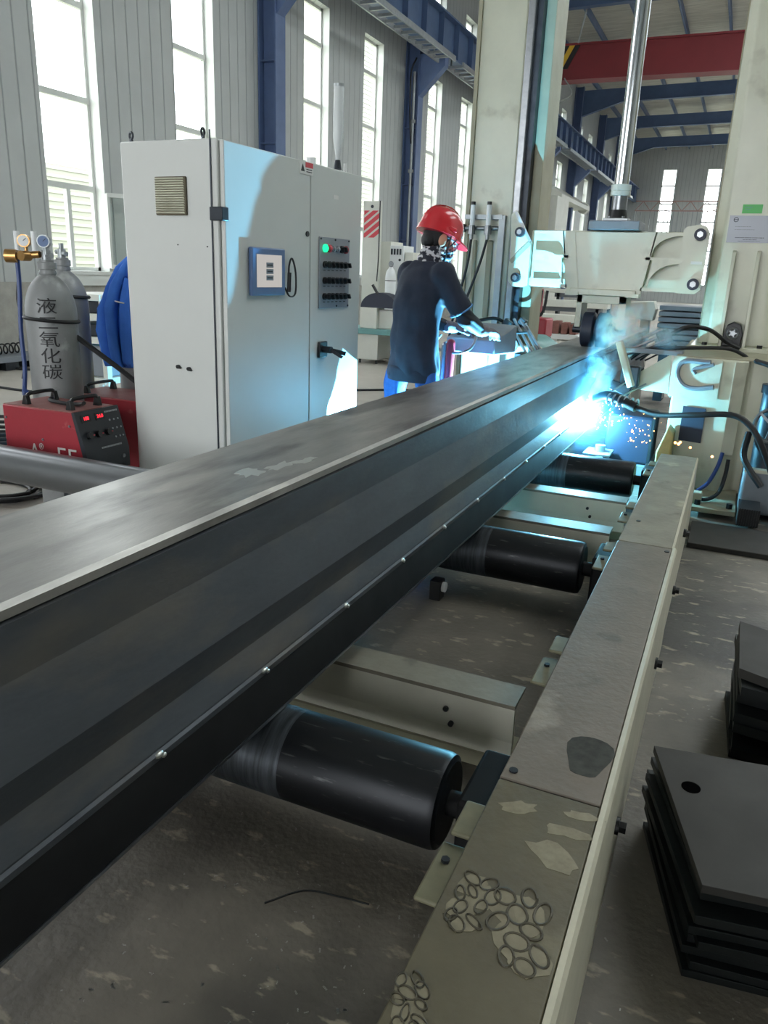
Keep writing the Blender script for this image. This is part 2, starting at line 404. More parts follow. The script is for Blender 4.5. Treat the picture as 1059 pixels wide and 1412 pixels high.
# far wall
FY = 61.0
fw_x = [-6.42, -3.52, -.62, 2.28]
mb = MB(); ed = [-9.2]+[e for x in fw_x for e in (x, x+.95)]+[10.2]
for a, b in zip(ed[0::2], ed[1::2]): mb.box(a, b, FY, FY+.25, 0, 10.7)
for x in fw_x: mb.box(x, x+.95, FY, FY+.25, 0, 1.2); mb.box(x, x+.95, FY, FY+.25, 8.9, 10.7)
struct('wall_far', mb, M['wall_panel'], smooth=0)
for x in fw_x:
    n += 1; mb = MB()
    for a, b in ((x, x+.06), (x+.89, x+.95)): mb.box(a, b, FY+.1, FY+.18, 1.2, 8.9)
    for z in (1.2, 2.6, 4.0, 5.4, 6.6, 7.75, 8.84): mb.box(x, x+.95, FY+.1, FY+.18, z, z+.09)
    f = struct('window_%d' % n, mb, M['frame'], smooth=0)
    for a, b in zip((1.2, 2.6, 4.0, 5.4, 6.6, 7.75), (2.6, 4.0, 5.4, 6.6, 7.75, 8.84)):
        g = MB(); g.box(x+.05, x+.9, FY+.13, FY+.136, a+.05, b); link('pane', g, M['glass'], f, smooth=0)
mb = MB(); mb.box(10, 10.2, -8, 61, 0, 10.8); struct('wall_right', mb, M['wall_panel'], smooth=0)
mb = MB(); mb.box(.5, 10.2, -8.2, -8, 0, 10.8); mb.box(-9.2, .5, -8.2, -8, 5.2, 10.8); mb.box(-9.2, -7.0, -8.2, -8, 0, 5.2); struct('wall_back', mb, M['wall_panel'], smooth=0)

# roof: foil-backed deck on purlins, slightly pitched
def rz_(x): return 10.28+.02*(x+9)
mb = MB(); ys = list(range(-8, 62, 1))
LIGHTS = ((1.6, 4.2), (6.4, 9.0))  # roof openings out of view, added to brighten the hall
def deck(x0, x1, y0, y1): mb.ext([(x0, y0, rz_(x0)), (x1, y0, rz_(x1)), (x1, y1, rz_(x1)), (x0, y1, rz_(x0))], (0, 0, .15))
deck(-9.3, 10.3, -8, 5); deck(-9.3, 1.6, 5, 61.4); deck(4.2, 6.4, 5, 61.4); deck(9.0, 10.3, 5, 61.4)
ceil = struct('ceiling', mb, M['foil'], smooth=0)
for a_, b_ in LIGHTS:
    n += 1; mb = MB(); mb.box(a_, b_, 5, 61, rz_(a_)+.1, rz_(a_)+.106); struct('window_%d' % n, mb, M['glass'], smooth=0)
for i in range(10):
    x = -7.9+1.5*i; mb = MB(); mb.box(x-.035, x+.035, 20, 61, rz_(x)-.24, rz_(x)); link('purlin', mb, M['blue_girder'], ceil, smooth=0)

# ------------------------------------------------------------------ building steel
col_y = [13.69+BAY*k for k in range(7)]
ORD = ['nearest', 'second', 'third', 'fourth', 'fifth', 'sixth', 'seventh']
for k, y in enumerate(col_y):
    t = thing('steel_column', ('blue steel wall column behind the grey control cabinet, nearest of the row' if k == 0 else
        'blue steel wall column, %s of the row counted away from the grey control cabinet' % ORD[k]), 'column', (-8.7, y+.16, 0), 0, 'blue wall columns')
    mb = MB(); mb.box(-8.89, -8.86, y, y+.34, 0, 10.2); mb.box(-8.53, -8.5, y, y+.34, 0, 10.2); mb.box(-8.87, -8.52, y+.16, y+.18, 0, 10.2)
    for z in (2.2, 3.6, 5.0): mb.box(-8.87, -8.52, y+.02, y+.32, z, z+.02)
    part('shaft', mb, M['blue_steel'], t, world=True, smooth=0)
    mb = MB(); mb.ext([(-8.5, y+.04, 5.75), (-8.5, y+.04, 6.72), (-7.82, y+.04, 6.72), (-7.82, y+.04, 6.42)], (0, .26, 0))
    part('corbel', mb, M['blue_steel'], t, world=True, smooth=0)
    mb = MB(); mb.box(-8.53, -8.50, y-.02, y+.36, 6.7, 7.7); part('bearing_stiffener', mb, M['blue_steel'], t, world=True, smooth=0)
# conduit and cable on the second column
mb = MB(); y = col_y[1]; mb.cyl((-8.6, y-.06, 2.0), (-8.6, y-.06, 6.3), .035, n=10); mb.box(-8.66, -8.54, y-.09, y, 3.9, 3.98); mb.box(-8.66, -8.54, y-.09, y, 5.1, 5.18)
solo('conduit_pipe', mb, M['galv'], 'grey conduit pipe running up the second blue wall column', 'pipe', (-8.6, y-.06, 2.0))
mb = MB(); mb.tube([(-8.55, y-.1, 6.6), (-8.6, y-.3, 6.2), (-8.6, y-.25, 5.2), (-8.6, y-.12, 4.6)], .022); 
solo('hanging_cable', mb, M['rubber'], 'black cable drooping beside the conduit on the second blue column', 'cable', (-8.55, y-.1, 6.6))

# crane runway
t = thing('runway_girder', 'long blue crane runway girder along the window wall', 'crane beam', (-8.0, 13, 6.75))
mb = MB(); mb.box(-8.18, -7.86, 8, 61, 6.73, 6.76); mb.box(-8.2, -7.84, 8, 61, 7.6, 7.64); mb.box(-8.025, -8.01, 8, 61, 6.75, 7.62)
part('girder_beam', mb, M['blue_girder'], t, world=True, smooth=0)
for i in range(44):
    y = 9.0+i*1.16; mb = MB(); mb.box(-8.01, -7.87, y, y+.025, 6.76, 7.6); part('stiffener', mb, M['blue_girder'], t, world=True, smooth=0)
mb = MB(); mb.box(-8.06, -7.98, 8, 61, 7.64, 7.74); part('crane_rail', mb, M['rust'], t, world=True, smooth=0, label='rusty red crane rail')

# lattice trays below the runway
for k in range(0, 6):
    y0 = col_y[k]+.5; y1 = col_y[k+1]-.1
    t = thing('lattice_tray', 'galvanised ladder tray under the blue runway girder, %s bay from the cabinet' % ['first', 'second', 'third', 'fourth', 'fifth', 'sixth'][k], 'cable tray', (-7.75, y0, 6.5), 0, 'ladder trays under the runway')
    mb = MB()
    for x in (-7.95, -7.5): mb.box(x-.02, x+.02, y0, y1, 6.45, 6.57)
    part('side_rail', mb, M['galv'], t, world=True, smooth=0)
    q = y0+.1; first = None
    while q < y1:
        if first is None:
            mb = MB(); mb.box(-7.95, -7.5, q, q+.05, 6.47, 6.53); first = part('rung', mb, M['galv'], t, world=True, smooth=0); q0 = q
        else:
            r_ = first.copy(); COL.objects.link(r_); r_.parent = t; r_.location = (0, q-q0, 0)
        q += .42
    for yy in (y0+.3, y1-.4):
        mb = MB(); mb.box(-7.95, -7.91, yy, yy+.04, 6.50, 6.729); part('hanger', mb, M['galv'], t, world=True, smooth=0)

# rafters
for k, y in enumerate([27.76, 34.71, 41.66, 48.61, 55.56]):
    t = thing('rafter', 'blue steel roof rafter, %s counted from the red crane girder' % ['nearest over it', 'first beyond it', 'second', 'third', 'fourth'][k] if k else 'blue steel roof rafter just in front of the red crane girder', 'rafter', (-8.7, y, 9.6), 0, 'blue roof rafters')
    mb = MB()
    a = [(-8.495, y-.01, rz_(-8.5)-.25), (9.98, y-.01, rz_(10)-.25), (9.98, y-.01, rz_(10)-.85), (-6.6, y-.01, rz_(-6.6)-.85), (-8.495, y-.01, 8.9)]
    mb.ext(a, (0, .02, 0)); part('web', mb, M['blue_girder'], t, world=True, smooth=0)
    mb = MB(); mb.ext([(-6.6, y-.13, rz_(-6.6)-.85), (9.98, y-.13, rz_(10)-.85), (9.98, y-.13, rz_(10)-.82), (-6.6, y-.13, rz_(-6.6)-.82)], (0, .26, 0))
    mb.ext([(-6.6, y-.13, rz_(-6.6)-.85), (-8.495, y-.13, 8.9), (-8.495, y-.13, 8.93), (-6.6, y-.13, rz_(-6.6)-.82)], (0, .26, 0))
    part('bottom_flange', mb, M['blue_girder'], t, world=True, smooth=0)

# red travelling crane girder
t = thing('crane_girder', 'red overhead crane girder spanning between the runway and the white column', 'crane', (0, 29, 7.68))
mb = MB(); mb.box(-7.8, 8, 28.72, 28.75, 7.7, 8.72); mb.box(-7.8, 8, 29.2, 29.23, 7.7, 8.72)
part('web', mb, M['red_girder'], t, world=True, smooth=0)
mb = MB(); mb.box(-7.8, 8, 28.66, 29.3, 7.68, 7.74); mb.box(-7.9, 8, 28.66, 29.3, 8.7, 8.76); part('flange', mb, M['red_girder'], t, world=True, smooth=0)
mb = MB(); mb.box(-8.25, -7.75, 27.6, 30.6, 7.745, 8.15); part('end_carriage', mb, M['red_girder'], t, world=True, smooth=0)
for i, (m_, o_) in enumerate((('black', 0), ('yellow', .18), ('black', .36))):
    mb = MB(); x = -6.98+o_; mb.ext([(x-.05, 28.69, 8.02), (x+.12, 28.69, 8.02), (x+.48, 28.69, 8.7), (x+.31, 28.69, 8.7)], (0, .02, 0))
    part('hazard_stripe', mb, M[m_], t, world=True, smooth=0, label=m_+' hazard stripe')
mb = MB(); mb.tube([(-6.2, 28.6, 8.74), (-6.0, 28.3, 9.4), (-5.9, 28.2, 9.9)], .03); part('crane_cable', mb, M['galv'], t, world=True); mb = MB(); mb.tube([(-6.5, 28.4, 7.68), (-6.2, 28.4, 7.2), (-6.8, 28.4, 6.9)], .02)
part('crane_cable', mb, M['galv'], t, world=True)

# far truss walkway and stair ramp
t = thing('truss_walkway', 'faded red lattice walkway in front of the bright far windows', 'walkway', (-5, 58, 5.9))
mb = MB()
for z in (5.9, 6.5): mb.box(-7.6, 6, 57.96, 58.04, z, z+.07)
part('chord', mb, M['truss'], t, world=True, smooth=0)
mb = MB(); x = -7.6
while x < 6: mb.bar((x, 58, 5.93), (x+.5, 58, 6.53), .05, .05); mb.bar((x+.5, 58, 6.53), (x+1, 58, 5.93), .05, .05); x += 1.0
part('lattice', mb, M['truss'], t, world=True, smooth=0)
t = thing('screen_fence', 'pale slatted railing on the far floor below the truss walkway', 'railing', (-7.6, 57.9, 3.4))
mb = MB(); 
mb.box(-7.62, -7.55, 57.9, 57.97, 0, 5.9); mb.box(-7.6, 6, 57.9, 57.97, 3.4, 3.47)
part('post', mb, M['galv'], t, world=True, smooth=0)
mb = MB(); x = -7.5
while x < -3: mb.box(x, x+.05, 57.9, 57.93, 3.4, 5.9); x += .3
part('slat', mb, M['galv'], t, world=True, smooth=0)

# hatch/canopy on the wall far behind
t = thing('door_canopy', 'white canopy box over the bright far door in the window wall', 'canopy', (-8.6, 40, 4.8))
mb = MB(); mb.ext([(-8.89, 36.6, 4.77), (-8.0, 36.6, 4.77), (-8.0, 36.6, 4.95), (-8.89, 36.6, 5.5)], (0, 7, 0)); part('hood', mb, M['pale'], t, world=True, smooth=0)
mb = MB(); mb.cyl((-8.3, 43.2, 4.9), (-8.3, 43.7, 4.9), .28, n=16); part('end_cap', mb, M['pale'], t, world=True)
mb = MB(); mb.box(-8.75, -7.85, 35.2, 37.6, 0, 4.74)
solo('tall_booth', mb, M['pale'], 'tall white booth far behind by the canopy on the window wall', 'booth', (-8.3, 36.4, 0), bevel=.02)

# neighbour buildings outside the windows
def siding_house(name, label, x0, x1, y0, y1, h):
    t = thing(name, label, 'building', (x1, y0, 0))
    mb = MB(); mb.box(x0, x1, y0, y1, 0, h); part('wall', mb, M['siding'], t, world=True, smooth=0)
    mb = MB(); z = .3
    while z < h: mb.ext([(x1, y0, z), (x1+.035, y0, z), (x1, y0, z+.12)], (0, y1-y0, 0)); z += .3
    part('siding_board', mb, M['siding'], t, world=True, smooth=0)
siding_house('neighbour_building', 'low pale-sided building outside the leftmost window', -30, -26, 23.5, 31, 5.0)
siding_house('neighbour_building', 'tall pale-sided building outside the windows beyond the cabinet', -34, -27, 54, 130, 21)
# ------------------------------------------------------------------ the long box beam being welded
BY0, BY1 = -.6, 9.4
def strip(pts, y0=BY0, y1=BY1): return [(x, y0, z) for x, z in pts], (0, y1-y0, 0)
t = thing('box_beam', 'long dark steel box beam on rollers with a bright weld arc at its side', 'steel beam', (-1.1, 4, .297))
mb = MB(); mb.ext(*strip([(-1.30, .832), (-1.30, .85), (-.953, .85), (-.943, .842), (-.943, .826), (-.958, .82), (-1.285, .82)]))
part('top_plate', mb, M['beam_top'], t, world=True, label='worn grey top plate with scuffs', smooth=20)
mb = MB(); mb.ext(*strip([(-1.28, .821), (-.937, .821), (-.937, .726), (-.905, .587), (-.930, .501), (-.912, .438), (-.916, .41), (-1.28, .41)]))
part('side_shell', mb, M['beam_side'], t, world=True, smooth=0)
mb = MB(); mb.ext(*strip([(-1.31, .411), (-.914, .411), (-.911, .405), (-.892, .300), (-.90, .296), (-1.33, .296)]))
part('bottom_shell', mb, M['beam_low'], t, world=True, label='lower shell with its shade painted black', smooth=20)
mb = MB(); mb.ext(*strip([(-.919, .430), (-.912, .434), (-.907, .428), (-.910, .412), (-.919, .412)])); part('weld_seam', mb, M['beam_side'], t, world=True)
mb = MB(); mb.ext(*strip([(-.897, .302), (-.889, .304), (-.889, .297), (-.897, .296)])); part('bottom_edge', mb, M['steel'], t, world=True, smooth=0)
for y in (1.02, 1.4, 1.83, 2.25, 2.66, 3.08, 3.50, 3.92, 4.34, 4.76):
    mb = MB(); mb.sph((-.909, y, .426), .012, 8, (.5, 1.1, .6)); mb.sph((-.907, y+.012, .419), .007, 8, (.6, 1, .8)); part('tack_weld', mb, M['bead'], t, world=True)
mb = MB(); rg_ = random.Random(12)
for (x, y, a, b) in ((-1.075, 1.60, .035, .05), (-1.045, 1.70, .022, .07), (-1.02, 1.79, .018, .05)):
    k = 18; q = [rg_.uniform(.55, 1.25) for _ in range(k)]
    mb.loft([[(x+a*q[i]*math.cos(2*math.pi*i/k), y+b*q[i]*math.sin(2*math.pi*i/k), z) for i in range(k)] for z in (.8495, .8506)])
part('ground_patch', mb, M['bead'], t, world=True, label='shiny ground patch')

# ------------------------------------------------------------------ roller conveyor
roll_y = [1.45, 3.14, 4.84]
RD = ['nearest black conveyor roller, beside the dusty rail end', 'black conveyor roller in the middle of the row under the beam', 'black conveyor roller farthest along, below the weld arc']
def make_roller(y, lab):
    t = thing('conveyor_roller', lab, 'roller', (-.95, y, .18), 0, 'black conveyor rollers')
    mb = MB(); mb.lathe([(.0, 0), (.095, 0), (.1, .004), (.108, .006), (.112, .02), (.112, 1.05), (.108, 1.07), (0, 1.07)], (-.44, y, .18), 40, (-1, 0, 0)); part('roller_tube', mb, M['roller'], t, world=True)
    mb = MB(); mb.lathe([(.1122, .40), (.1126, .41), (.1126, .60), (.1122, .61)], (-.44, y, .18), 40, (-1, 0, 0)); part('scuffed_band', mb, M['scuff'], t, world=True, label='scratched bright band')
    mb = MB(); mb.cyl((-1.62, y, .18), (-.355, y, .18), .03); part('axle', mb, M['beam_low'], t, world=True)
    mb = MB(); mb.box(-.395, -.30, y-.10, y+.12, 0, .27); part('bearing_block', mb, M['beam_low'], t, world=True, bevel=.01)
    return t
for y, l in zip(roll_y, RD): make_roller(y, l)

for i, (y, ln) in enumerate(((1.87, 'pale cream channel crossing the floor between the first and second roller'), (3.57, 'cream channel crossing behind the middle black roller'), (4.16, 'cream channel crossing in front of the farthest black roller'))):
    t = thing('cross_channel', ln, 'channel', (-.95, y, 0), 0, 'cream cross channels of the conveyor')
    mb = MB(); mb.ext([(-1.4, y, .045), (-1.4, y+.012, .09), (-1.4, y+.005, .2), (-1.4, y+.02, .2), (-1.4, y+.03, .09), (-1.4, y+.02, .045)], (1.0, 0, 0)); part('web', mb, M['web'], t, world=True, smooth=0)
    mb = MB(); mb.box(-1.4, -.40, y+.005, y+.125, .2, .212); part('top_flange', mb, M['rail_top'], t, world=True, label='dusty top flange', smooth=0)
    mb = MB(); mb.box(-1.4, -.40, y-.01, y+.12, 0, .045); part('base_flange', mb, M['cream_dark'], t, world=True, smooth=0)
    mb = MB()
    for z in (.105, .15): mb.cyl((-.58-(z-.1)*.4, y-.001, z), (-.58-(z-.1)*.4, y+.01, z), .008, n=12)
    part('bolt_hole', mb, M['black'], t, world=True)

# dusty side rail of the conveyor
t = thing('side_rail', 'dusty cream rail box running along the right side of the conveyor', 'rail', (-.19, 2.5, 0))
mb = MB(); mb.box(-.29, -.095, .15, 4.66, 0, .395); part('rail_body', mb, M['cream_dark'], t, world=True, smooth=0)
for a, b, ln in ((.15, 1.285, 'nearest cover plate with footprints'), (1.29, 2.905, 'middle cover plate with a dark patch'), (2.91, 4.64, 'farthest cover plate')):
    mb = MB(); mb.box(-.292, -.096, a, b, .396, .406); part('cover_plate', mb, M['rail_near' if a < 1 else 'rail_mid' if a < 2 else 'rail_top'], t, world=True, label=ln, bevel=.003)
mb = MB(); mb.ext([(-.094, .15, .408), (-.084, .15, .41), (-.078, .15, .40), (-.078, .15, 0.01), (-.094, .15, .01)], (0, 2.76, 0)); mb.ext([(-.096, 2.91, .408), (-.088, 2.91, .40), (-.082, 2.91, 0.01), (-.096, 2.91, .01)], (0, 1.73, 0))
part('side_plate', mb, M['cream_lip'], t, world=True, label='bright cream outer side plate', smooth=0)
for y, z in ((1.56, .17), (2.46, .15), (3.37, .07), (3.65, .25)):
    mb = MB(); mb.cyl((-.082, y, z), (-.055, y, z), .014, n=6); mb.cyl((-.082, y, z), (-.07, y, z), .02, n=12); part('bolt', mb, M['black'], t, world=True)
for x, y in ((-.272, 1.32), (-.11, 2.86), (-.25, 3.2)):
    mb = MB(); mb.cyl((x, y, .404), (x, y, .409), .009, n=12); part('cover_screw', mb, M['dark_steel'], t, world=True)
# worn patch and footprints in the dust
mb = MB(); mb.loft([[(-.145+.045*math.cos(a)*(1+.2*math.sin(3*a)), 1.44+.085*math.sin(a)*(1+.15*math.cos(2*a)), z) for a in [2*math.pi*k/20 for k in range(20)]] for z in (.4055, .4065)])
part('worn_patch', mb, M['worn'], t, world=True, label='dark worn oval patch', smooth=0)
M['dust_print'] = mat('dust_print', (146,138,114), .55, var=.7, vscale=50, vrgb=(106,98,78))
M['dust_line'] = mat('dust_line', (84,78,62), .6, var=.5, vscale=60)
def boot(cx, cy, ang, s, seed):
    """pale tread print: an irregular light patch crossed by dark oval grooves"""
    rnd = random.Random(seed); m4 = Matrix.Translation((cx, cy, .4062)) @ Matrix.Rotation(ang, 4, 'Z') @ Matrix.Diagonal((s, s, 1, 1))
    base = MB()
    for zi, (x, y, a, b) in enumerate(((-.018, .05, .03, .04), (.02, .03, .026, .045), (-.012, -.02, .032, .04), (.016, -.05, .03, .032))):
        k = 11; base.loft([[(x+a*math.cos(2*math.pi*i/k)*q[i], y+b*math.sin(2*math.pi*i/k)*q[i], z) for i in range(k)] for q in [[rnd.uniform(.75, 1.2) for _ in range(k)]] for z in (0, .0003+.0002*zi)])
    base.xf(m4); part('boot_print', base, M['dust_print'], t, world=True, label='pale boot print in the dust', smooth=0)
    g = MB()
    for (x, y) in ((-.026, .07), (.012, .075), (.034, .045), (-.008, .035), (-.032, .015), (.022, .005), (-.006, -.02), (.03, -.04), (-.024, -.05), (.006, -.065)):
        a, b, r = rnd.uniform(.009, .017), rnd.uniform(.017, .026), rnd.uniform(-1.2, 1.2); k = 18; x += rnd.uniform(-.006, .006)
        pts = [(x+math.cos(r)*a*math.cos(2*math.pi*q/k)-math.sin(r)*b*math.sin(2*math.pi*q/k), y+math.sin(r)*a*math.cos(2*math.pi*q/k)+math.cos(r)*b*math.sin(2*math.pi*q/k), .0007) for q in range(k+1)]
        g.tube(pts, .0024, 5, 1)
    g.xf(m4); part('tread_groove', g, M['dust_line'], t, world=True, smooth=0)
for a in ((-.245, .955, -.15, .72, 1), (-.160, .935, .25, .95, 2), (-.262, .75, .35, .55, 3)): boot(*a)
rr_w = random.Random(8); mb = MB()
for (x, y, a, b, r) in ((-.235, 1.215, .035, .02, .4), (-.135, 1.19, .05, .016, .15), (-.15, 1.12, .05, .028, -.5), (-.12, 1.245, .035, .012, .1)):
    k = 14; jj = [rr_w.uniform(.7, 1.2) for _ in range(k)]; mb.loft([[(x+jj[i]*math.cos(r)*a*math.cos(2*math.pi*i/k)-math.sin(r)*b*math.sin(2*math.pi*i/k), y+jj[i]*math.sin(r)*a*math.cos(2*math.pi*i/k)+jj[i]*math.cos(r)*b*math.sin(2*math.pi*i/k), z) for i in range(k)] for z in (.4061, .4066)])
part('wiped_dust', mb, M['dust_print'], t, world=True, label='pale wiped streaks in the dust', smooth=0)

# bearing brackets on the inner side of the rail
for i, (y, lab) in enumerate(((1.12, 'nearest cream bearing bracket on the rail, by the nearest roller'), (1.93, 'cream bearing bracket on the rail beside the pale cross channel'), (2.86, 'cream bearing bracket on the rail just before the middle roller'), (3.50, 'cream bearing bracket on the rail beyond the middle roller'), (4.45, 'cream bearing bracket on the rail at the farthest roller'))):
    t = thing('bearing_bracket', lab, 'bracket', (-.33, y, .2), 0, 'bearing brackets along the rail')
    mb = MB(); mb.loft([[(x, y+dy, z) for dy, z in ((-.15, .1), (.12, .1), (.12, .30), (.10, .325), (-.05, .325), (-.08, .30), (-.15, .27))] for x in (-.315, -.305)])
    part('bracket_plate', mb, M['bracket'], t, world=True, smooth=0)
    mb = MB(); mb.box(-.352, -.296, y-.13, y+.02, .335, .345); mb.box(-.34, -.296, y+.02, y+.12, .36, .37); part('bracket_flange', mb, M['bracket'], t, world=True, bevel=.004)
    mb = MB(); mb.cyl((-.33, y-.03, .345), (-.33, y-.03, .352), .008, n=6); part('bracket_bolt', mb, M['dark_steel'], t, world=True)
# small clip under the beam edge, beyond the nearest floor patch
t = thing('beam_clip', 'small dark clamp with white roller under the beam edge on the floor', 'clamp', (-1.02, 2.93, 0))
mb = MB(); mb.box(-1.04, -.99, 2.90, 2.96, 0, .09); part('clamp_body', mb, M['black'], t, world=True, bevel=.004)
mb = MB(); mb.cyl((-.99, 2.93, .06), (-.975, 2.93, .06), .022, n=16); part('clamp_wheel', mb, M['white'], t, world=True, label='white wheel')

# dark plate stock at the right
def skew_plate(cx, cy, ang, sx, sy, z, th, seed, hole=False):
    mb = MB(); c, s = math.cos(ang), math.sin(ang)
    P = [(-sx/2, -sy/2), (sx/2, -sy/2), (sx/2, sy/2), (-sx/2, sy/2)]
    mb.ext([(cx+x*c-y*s, cy+x*s+y*c, z) for x, y in P], (0, 0, th)); return mb
NPL = 12; rnd = random.Random(3)
for i in range(NPL):
    th = .021; z = i*th
    top = i == NPL-1
    dx, dy, da = ((0, 0, 0) if top else (rnd.uniform(-.012, .02), rnd.uniform(-.015, .05), rnd.uniform(-.035, .03)))
    ang = R(-1.0)+da
    a = Vector((-.029, 1.80, 0)); b = Vector((.103, 1.357, 0)); d = (a-b); ln = d.length; d.normalize(); nrm = Vector((-d.y, d.x, 0))*-1
    base = b+Vector((dx, dy, 0)); q = Matrix.Rotation(da, 3, 'Z')
    e1 = q @ d*ln*(1 if top else .97); e2 = Vector((1, .16, 0)).normalized(); e2 = q @ e2*.62
    pts = [base, base+e2, base+e2+e1, base+e1]
    if top: pts[3] = base+e1+Vector((0, 0, 0)); pts.insert(4, base+e1*1.0)
    if top: pts = pts[:4]
    mb = MB(); mb.ext([(p.x, p.y, z) for p in pts], (0, 0, th-.002))
    ordn = ['bottom', 'second', 'third', 'fourth', 'fifth', 'sixth', 'seventh', 'eighth', 'ninth', 'tenth', 'eleventh', 'top'][i]
    lab = 'top dark steel plate with a round hole on the near stack right of the rail' if top else '%s dark steel plate%s in the near stack right of the rail' % (ordn, '' if i == 0 else ' from the bottom')
    cpt = sum(pts, Vector())/4
    o = solo('steel_plate', mb, M['plate'] if top else M['plate_edge'], lab, 'steel plate', (cpt.x, cpt.y, z), 'near stack of dark steel plates', bevel=.001, smooth=0)
    if top:
        g = MB(); g.cyl((.065, 1.665, z+th-.0018), (.065, 1.665, z+th-.0006), .021, n=24); part('bolt_hole', g, M['void'], o, label='dark round hole'); o.children[0].location = (-cpt.x, -cpt.y, -z)
for i in range(9):
    th = .032; z = i*th; top = i == 8
    dx, dy, da = (0, 0, 0) if top else (rnd.uniform(-.004, .012), rnd.uniform(-.06, .05), rnd.uniform(-.06, .05))
    q = Matrix.Rotation(da, 3, 'Z'); base = Vector((.163+dx, 2.26+dy+(.0 if not top else 0), 0)); e2 = q @ Vector((1, -.12, 0))*.6; e1 = q @ Vector((-.004, 1, 0))*.37
    if top: base = Vector((.158, 2.27, 0)); e1 = Vector((.0, .36, 0)); e2 = Vector((.55, -.22, 0))
    pts = [base, base+e2, base+e2+e1, base+e1]
    mb = MB(); mb.ext([(p.x, p.y, z) for p in pts], (0, 0, th-.003)); c = sum(pts, Vector())/4
    ordn = ['bottom', 'second', 'third', 'fourth', 'fifth', 'sixth', 'seventh', 'eighth', 'top'][i]
    solo('steel_plate', mb, M['plate'] if top else M['plate_edge'], '%s dark steel plate%s in the far stack by the picture edge' % (ordn, ' from the bottom' if 0 < i < 8 else ''), 'steel plate', (c.x, c.y, z), 'far stack of dark steel plates', smooth=0)

# floor plate under the machine, big cross tube left of the beam
mb = MB(); mb.box(-.07, .75, 4.22, 4.66, 0, .03); solo('base_plate', mb, M['plate'], 'flat grey steel sole plate on the floor before the right machine base', 'plate', (.3, 4.45, 0), bevel=.004)
t = thing('cross_tube', 'thick grey steel tube lying across the left side behind the beam', 'steel tube', (-2.6, 2.36, 0))
mb = MB(); mb.lathe([(.068, 0), (.08, 0), (.08, 3.2), (.068, 3.2)], (-1.55, 2.36, .475), 40, (-1, 0, 0)); part('tube', mb, M['tube'], t, world=True)
for x in (-1.7, -4.3):
    mb = MB(); mb.box(x-.03, x+.03, 2.30, 2.42, 0, .40); part('support_leg', mb, M['dark_steel'], t, world=True)
# loose cables on the floor
mb = MB()
for i in range(6):
    r = .2+.025*i; mb.tube([(-3.95+r*math.cos(a)*1.25+rnd.uniform(-.015, .015), 3.12+r*math.sin(a)*.85, .014+.012*(i % 3)) for a in [2*math.pi*k/14 for k in range(15)]], .012, 7, 3)
solo('cable_coil', mb, M['rubber'], 'coil of black cable on the floor behind the grey tube', 'cable', (-3.95, 3.12, 0))
mb = MB()
for i in range(6):
    r = .22+.02*i; mb.tube([(-4.75+r*math.cos(a)*1.2, 3.85+r*math.sin(a)+rnd.uniform(-.01, .01), .02+.035*i) for a in [2*math.pi*k/14 for k in range(15)]], .013, 7, 3)
solo('cable_coil', mb, M['rubber'], 'heap of coiled black cable left of the front red welder', 'cable', (-4.75, 3.85, 0))
mb = MB(); mb.tube([(-9, 6.4, .012), (-7.2, 5.9, .012), (-6.0, 6.0, .012), (-5, 6.3, .012), (-4.4, 7.6, .012), (-3.6, 8.45, .012), (-2.6, 8.9, .012)], .014, 7)
solo('floor_cable', mb, M['rubber'], 'thin black cable trailing across the pale floor behind the cylinders', 'cable', (-6, 6, 0))
mb = MB(); mb.tube([(-9, 6.9, .012), (-8.0, 7.1, .012), (-7.2, 7.3, .012), (-6.0, 7.6, .012)], .014, 7)
solo('floor_cable', mb, M['rubber'], 'short black cable on the floor by the wall base at far left', 'cable', (-8, 7.1, 0))
mb = MB(); mb.tube([(-.76, 1.16, .004), (-.70, 1.23, .004), (-.62, 1.25, .004), (-.55, 1.26, .004)], .0022, 5); solo('wire_scrap', mb, M['black'], 'thin curved black wire lying on the near floor', 'wire', (-.66, 1.22, 0))
# specks of slag on the near floor
mb = MB(); rr = random.Random(11)
for i in range(160):
    x = rr.uniform(-1.0, -.35); y = rr.uniform(.55, 1.4); s = rr.uniform(.0015, .0045); mb.obox((x, y, .001), (s*rr.uniform(1, 3), s, .002), (0, 0, rr.uniform(0, 3)))
for i in range(60):
    x = rr.uniform(-.06, .3); y = rr.uniform(.6, 2.6); s = rr.uniform(.0015, .0045); mb.obox((x, y, .001), (s*rr.uniform(1, 3), s, .002), (0, 0, rr.uniform(0, 3)))
solo('weld_slag', mb, M['bead'], 'bright specks of weld slag scattered on the near floor', 'slag', (-.6, 1, 0), kind='stuff', smooth=0)
# ------------------------------------------------------------------ welding gantry: left column
CY = 6.5
t = thing('gantry_column', 'tall cream gantry column behind the worker with slide rails on its right edge', 'machine column', (-1.98, CY+.25, 0))
mb = MB(); mb.box(-2.19, -1.80, CY, CY+.5, 0, 4.6); part('column_box', mb, M['cream'], t, world=True, bevel=.02)
mb = MB(); mb.box(-1.80, -1.745, CY-.03, CY+.5, .3, 4.6); part('slide_way', mb, M['steel'], t, world=True, bevel=.006, label='bright steel slide way')
mb = MB(); mb.box(-1.745, -1.70, CY+.03, CY+.40, .3, 4.6); part('guide_rail', mb, M['dark_steel'], t, world=True, smooth=0)
mb = MB(); mb.box(-1.70, -1.62, CY+.12, CY+.5, .3, 4.6); part('rear_guide', mb, M['cream_dark'], t, world=True, bevel=.006)
mb = MB(); mb.box(-2.195, -2.165, CY-.025, CY, .3, 4.6); part('edge_strip', mb, M['cream_dark'], t, world=True, smooth=0)
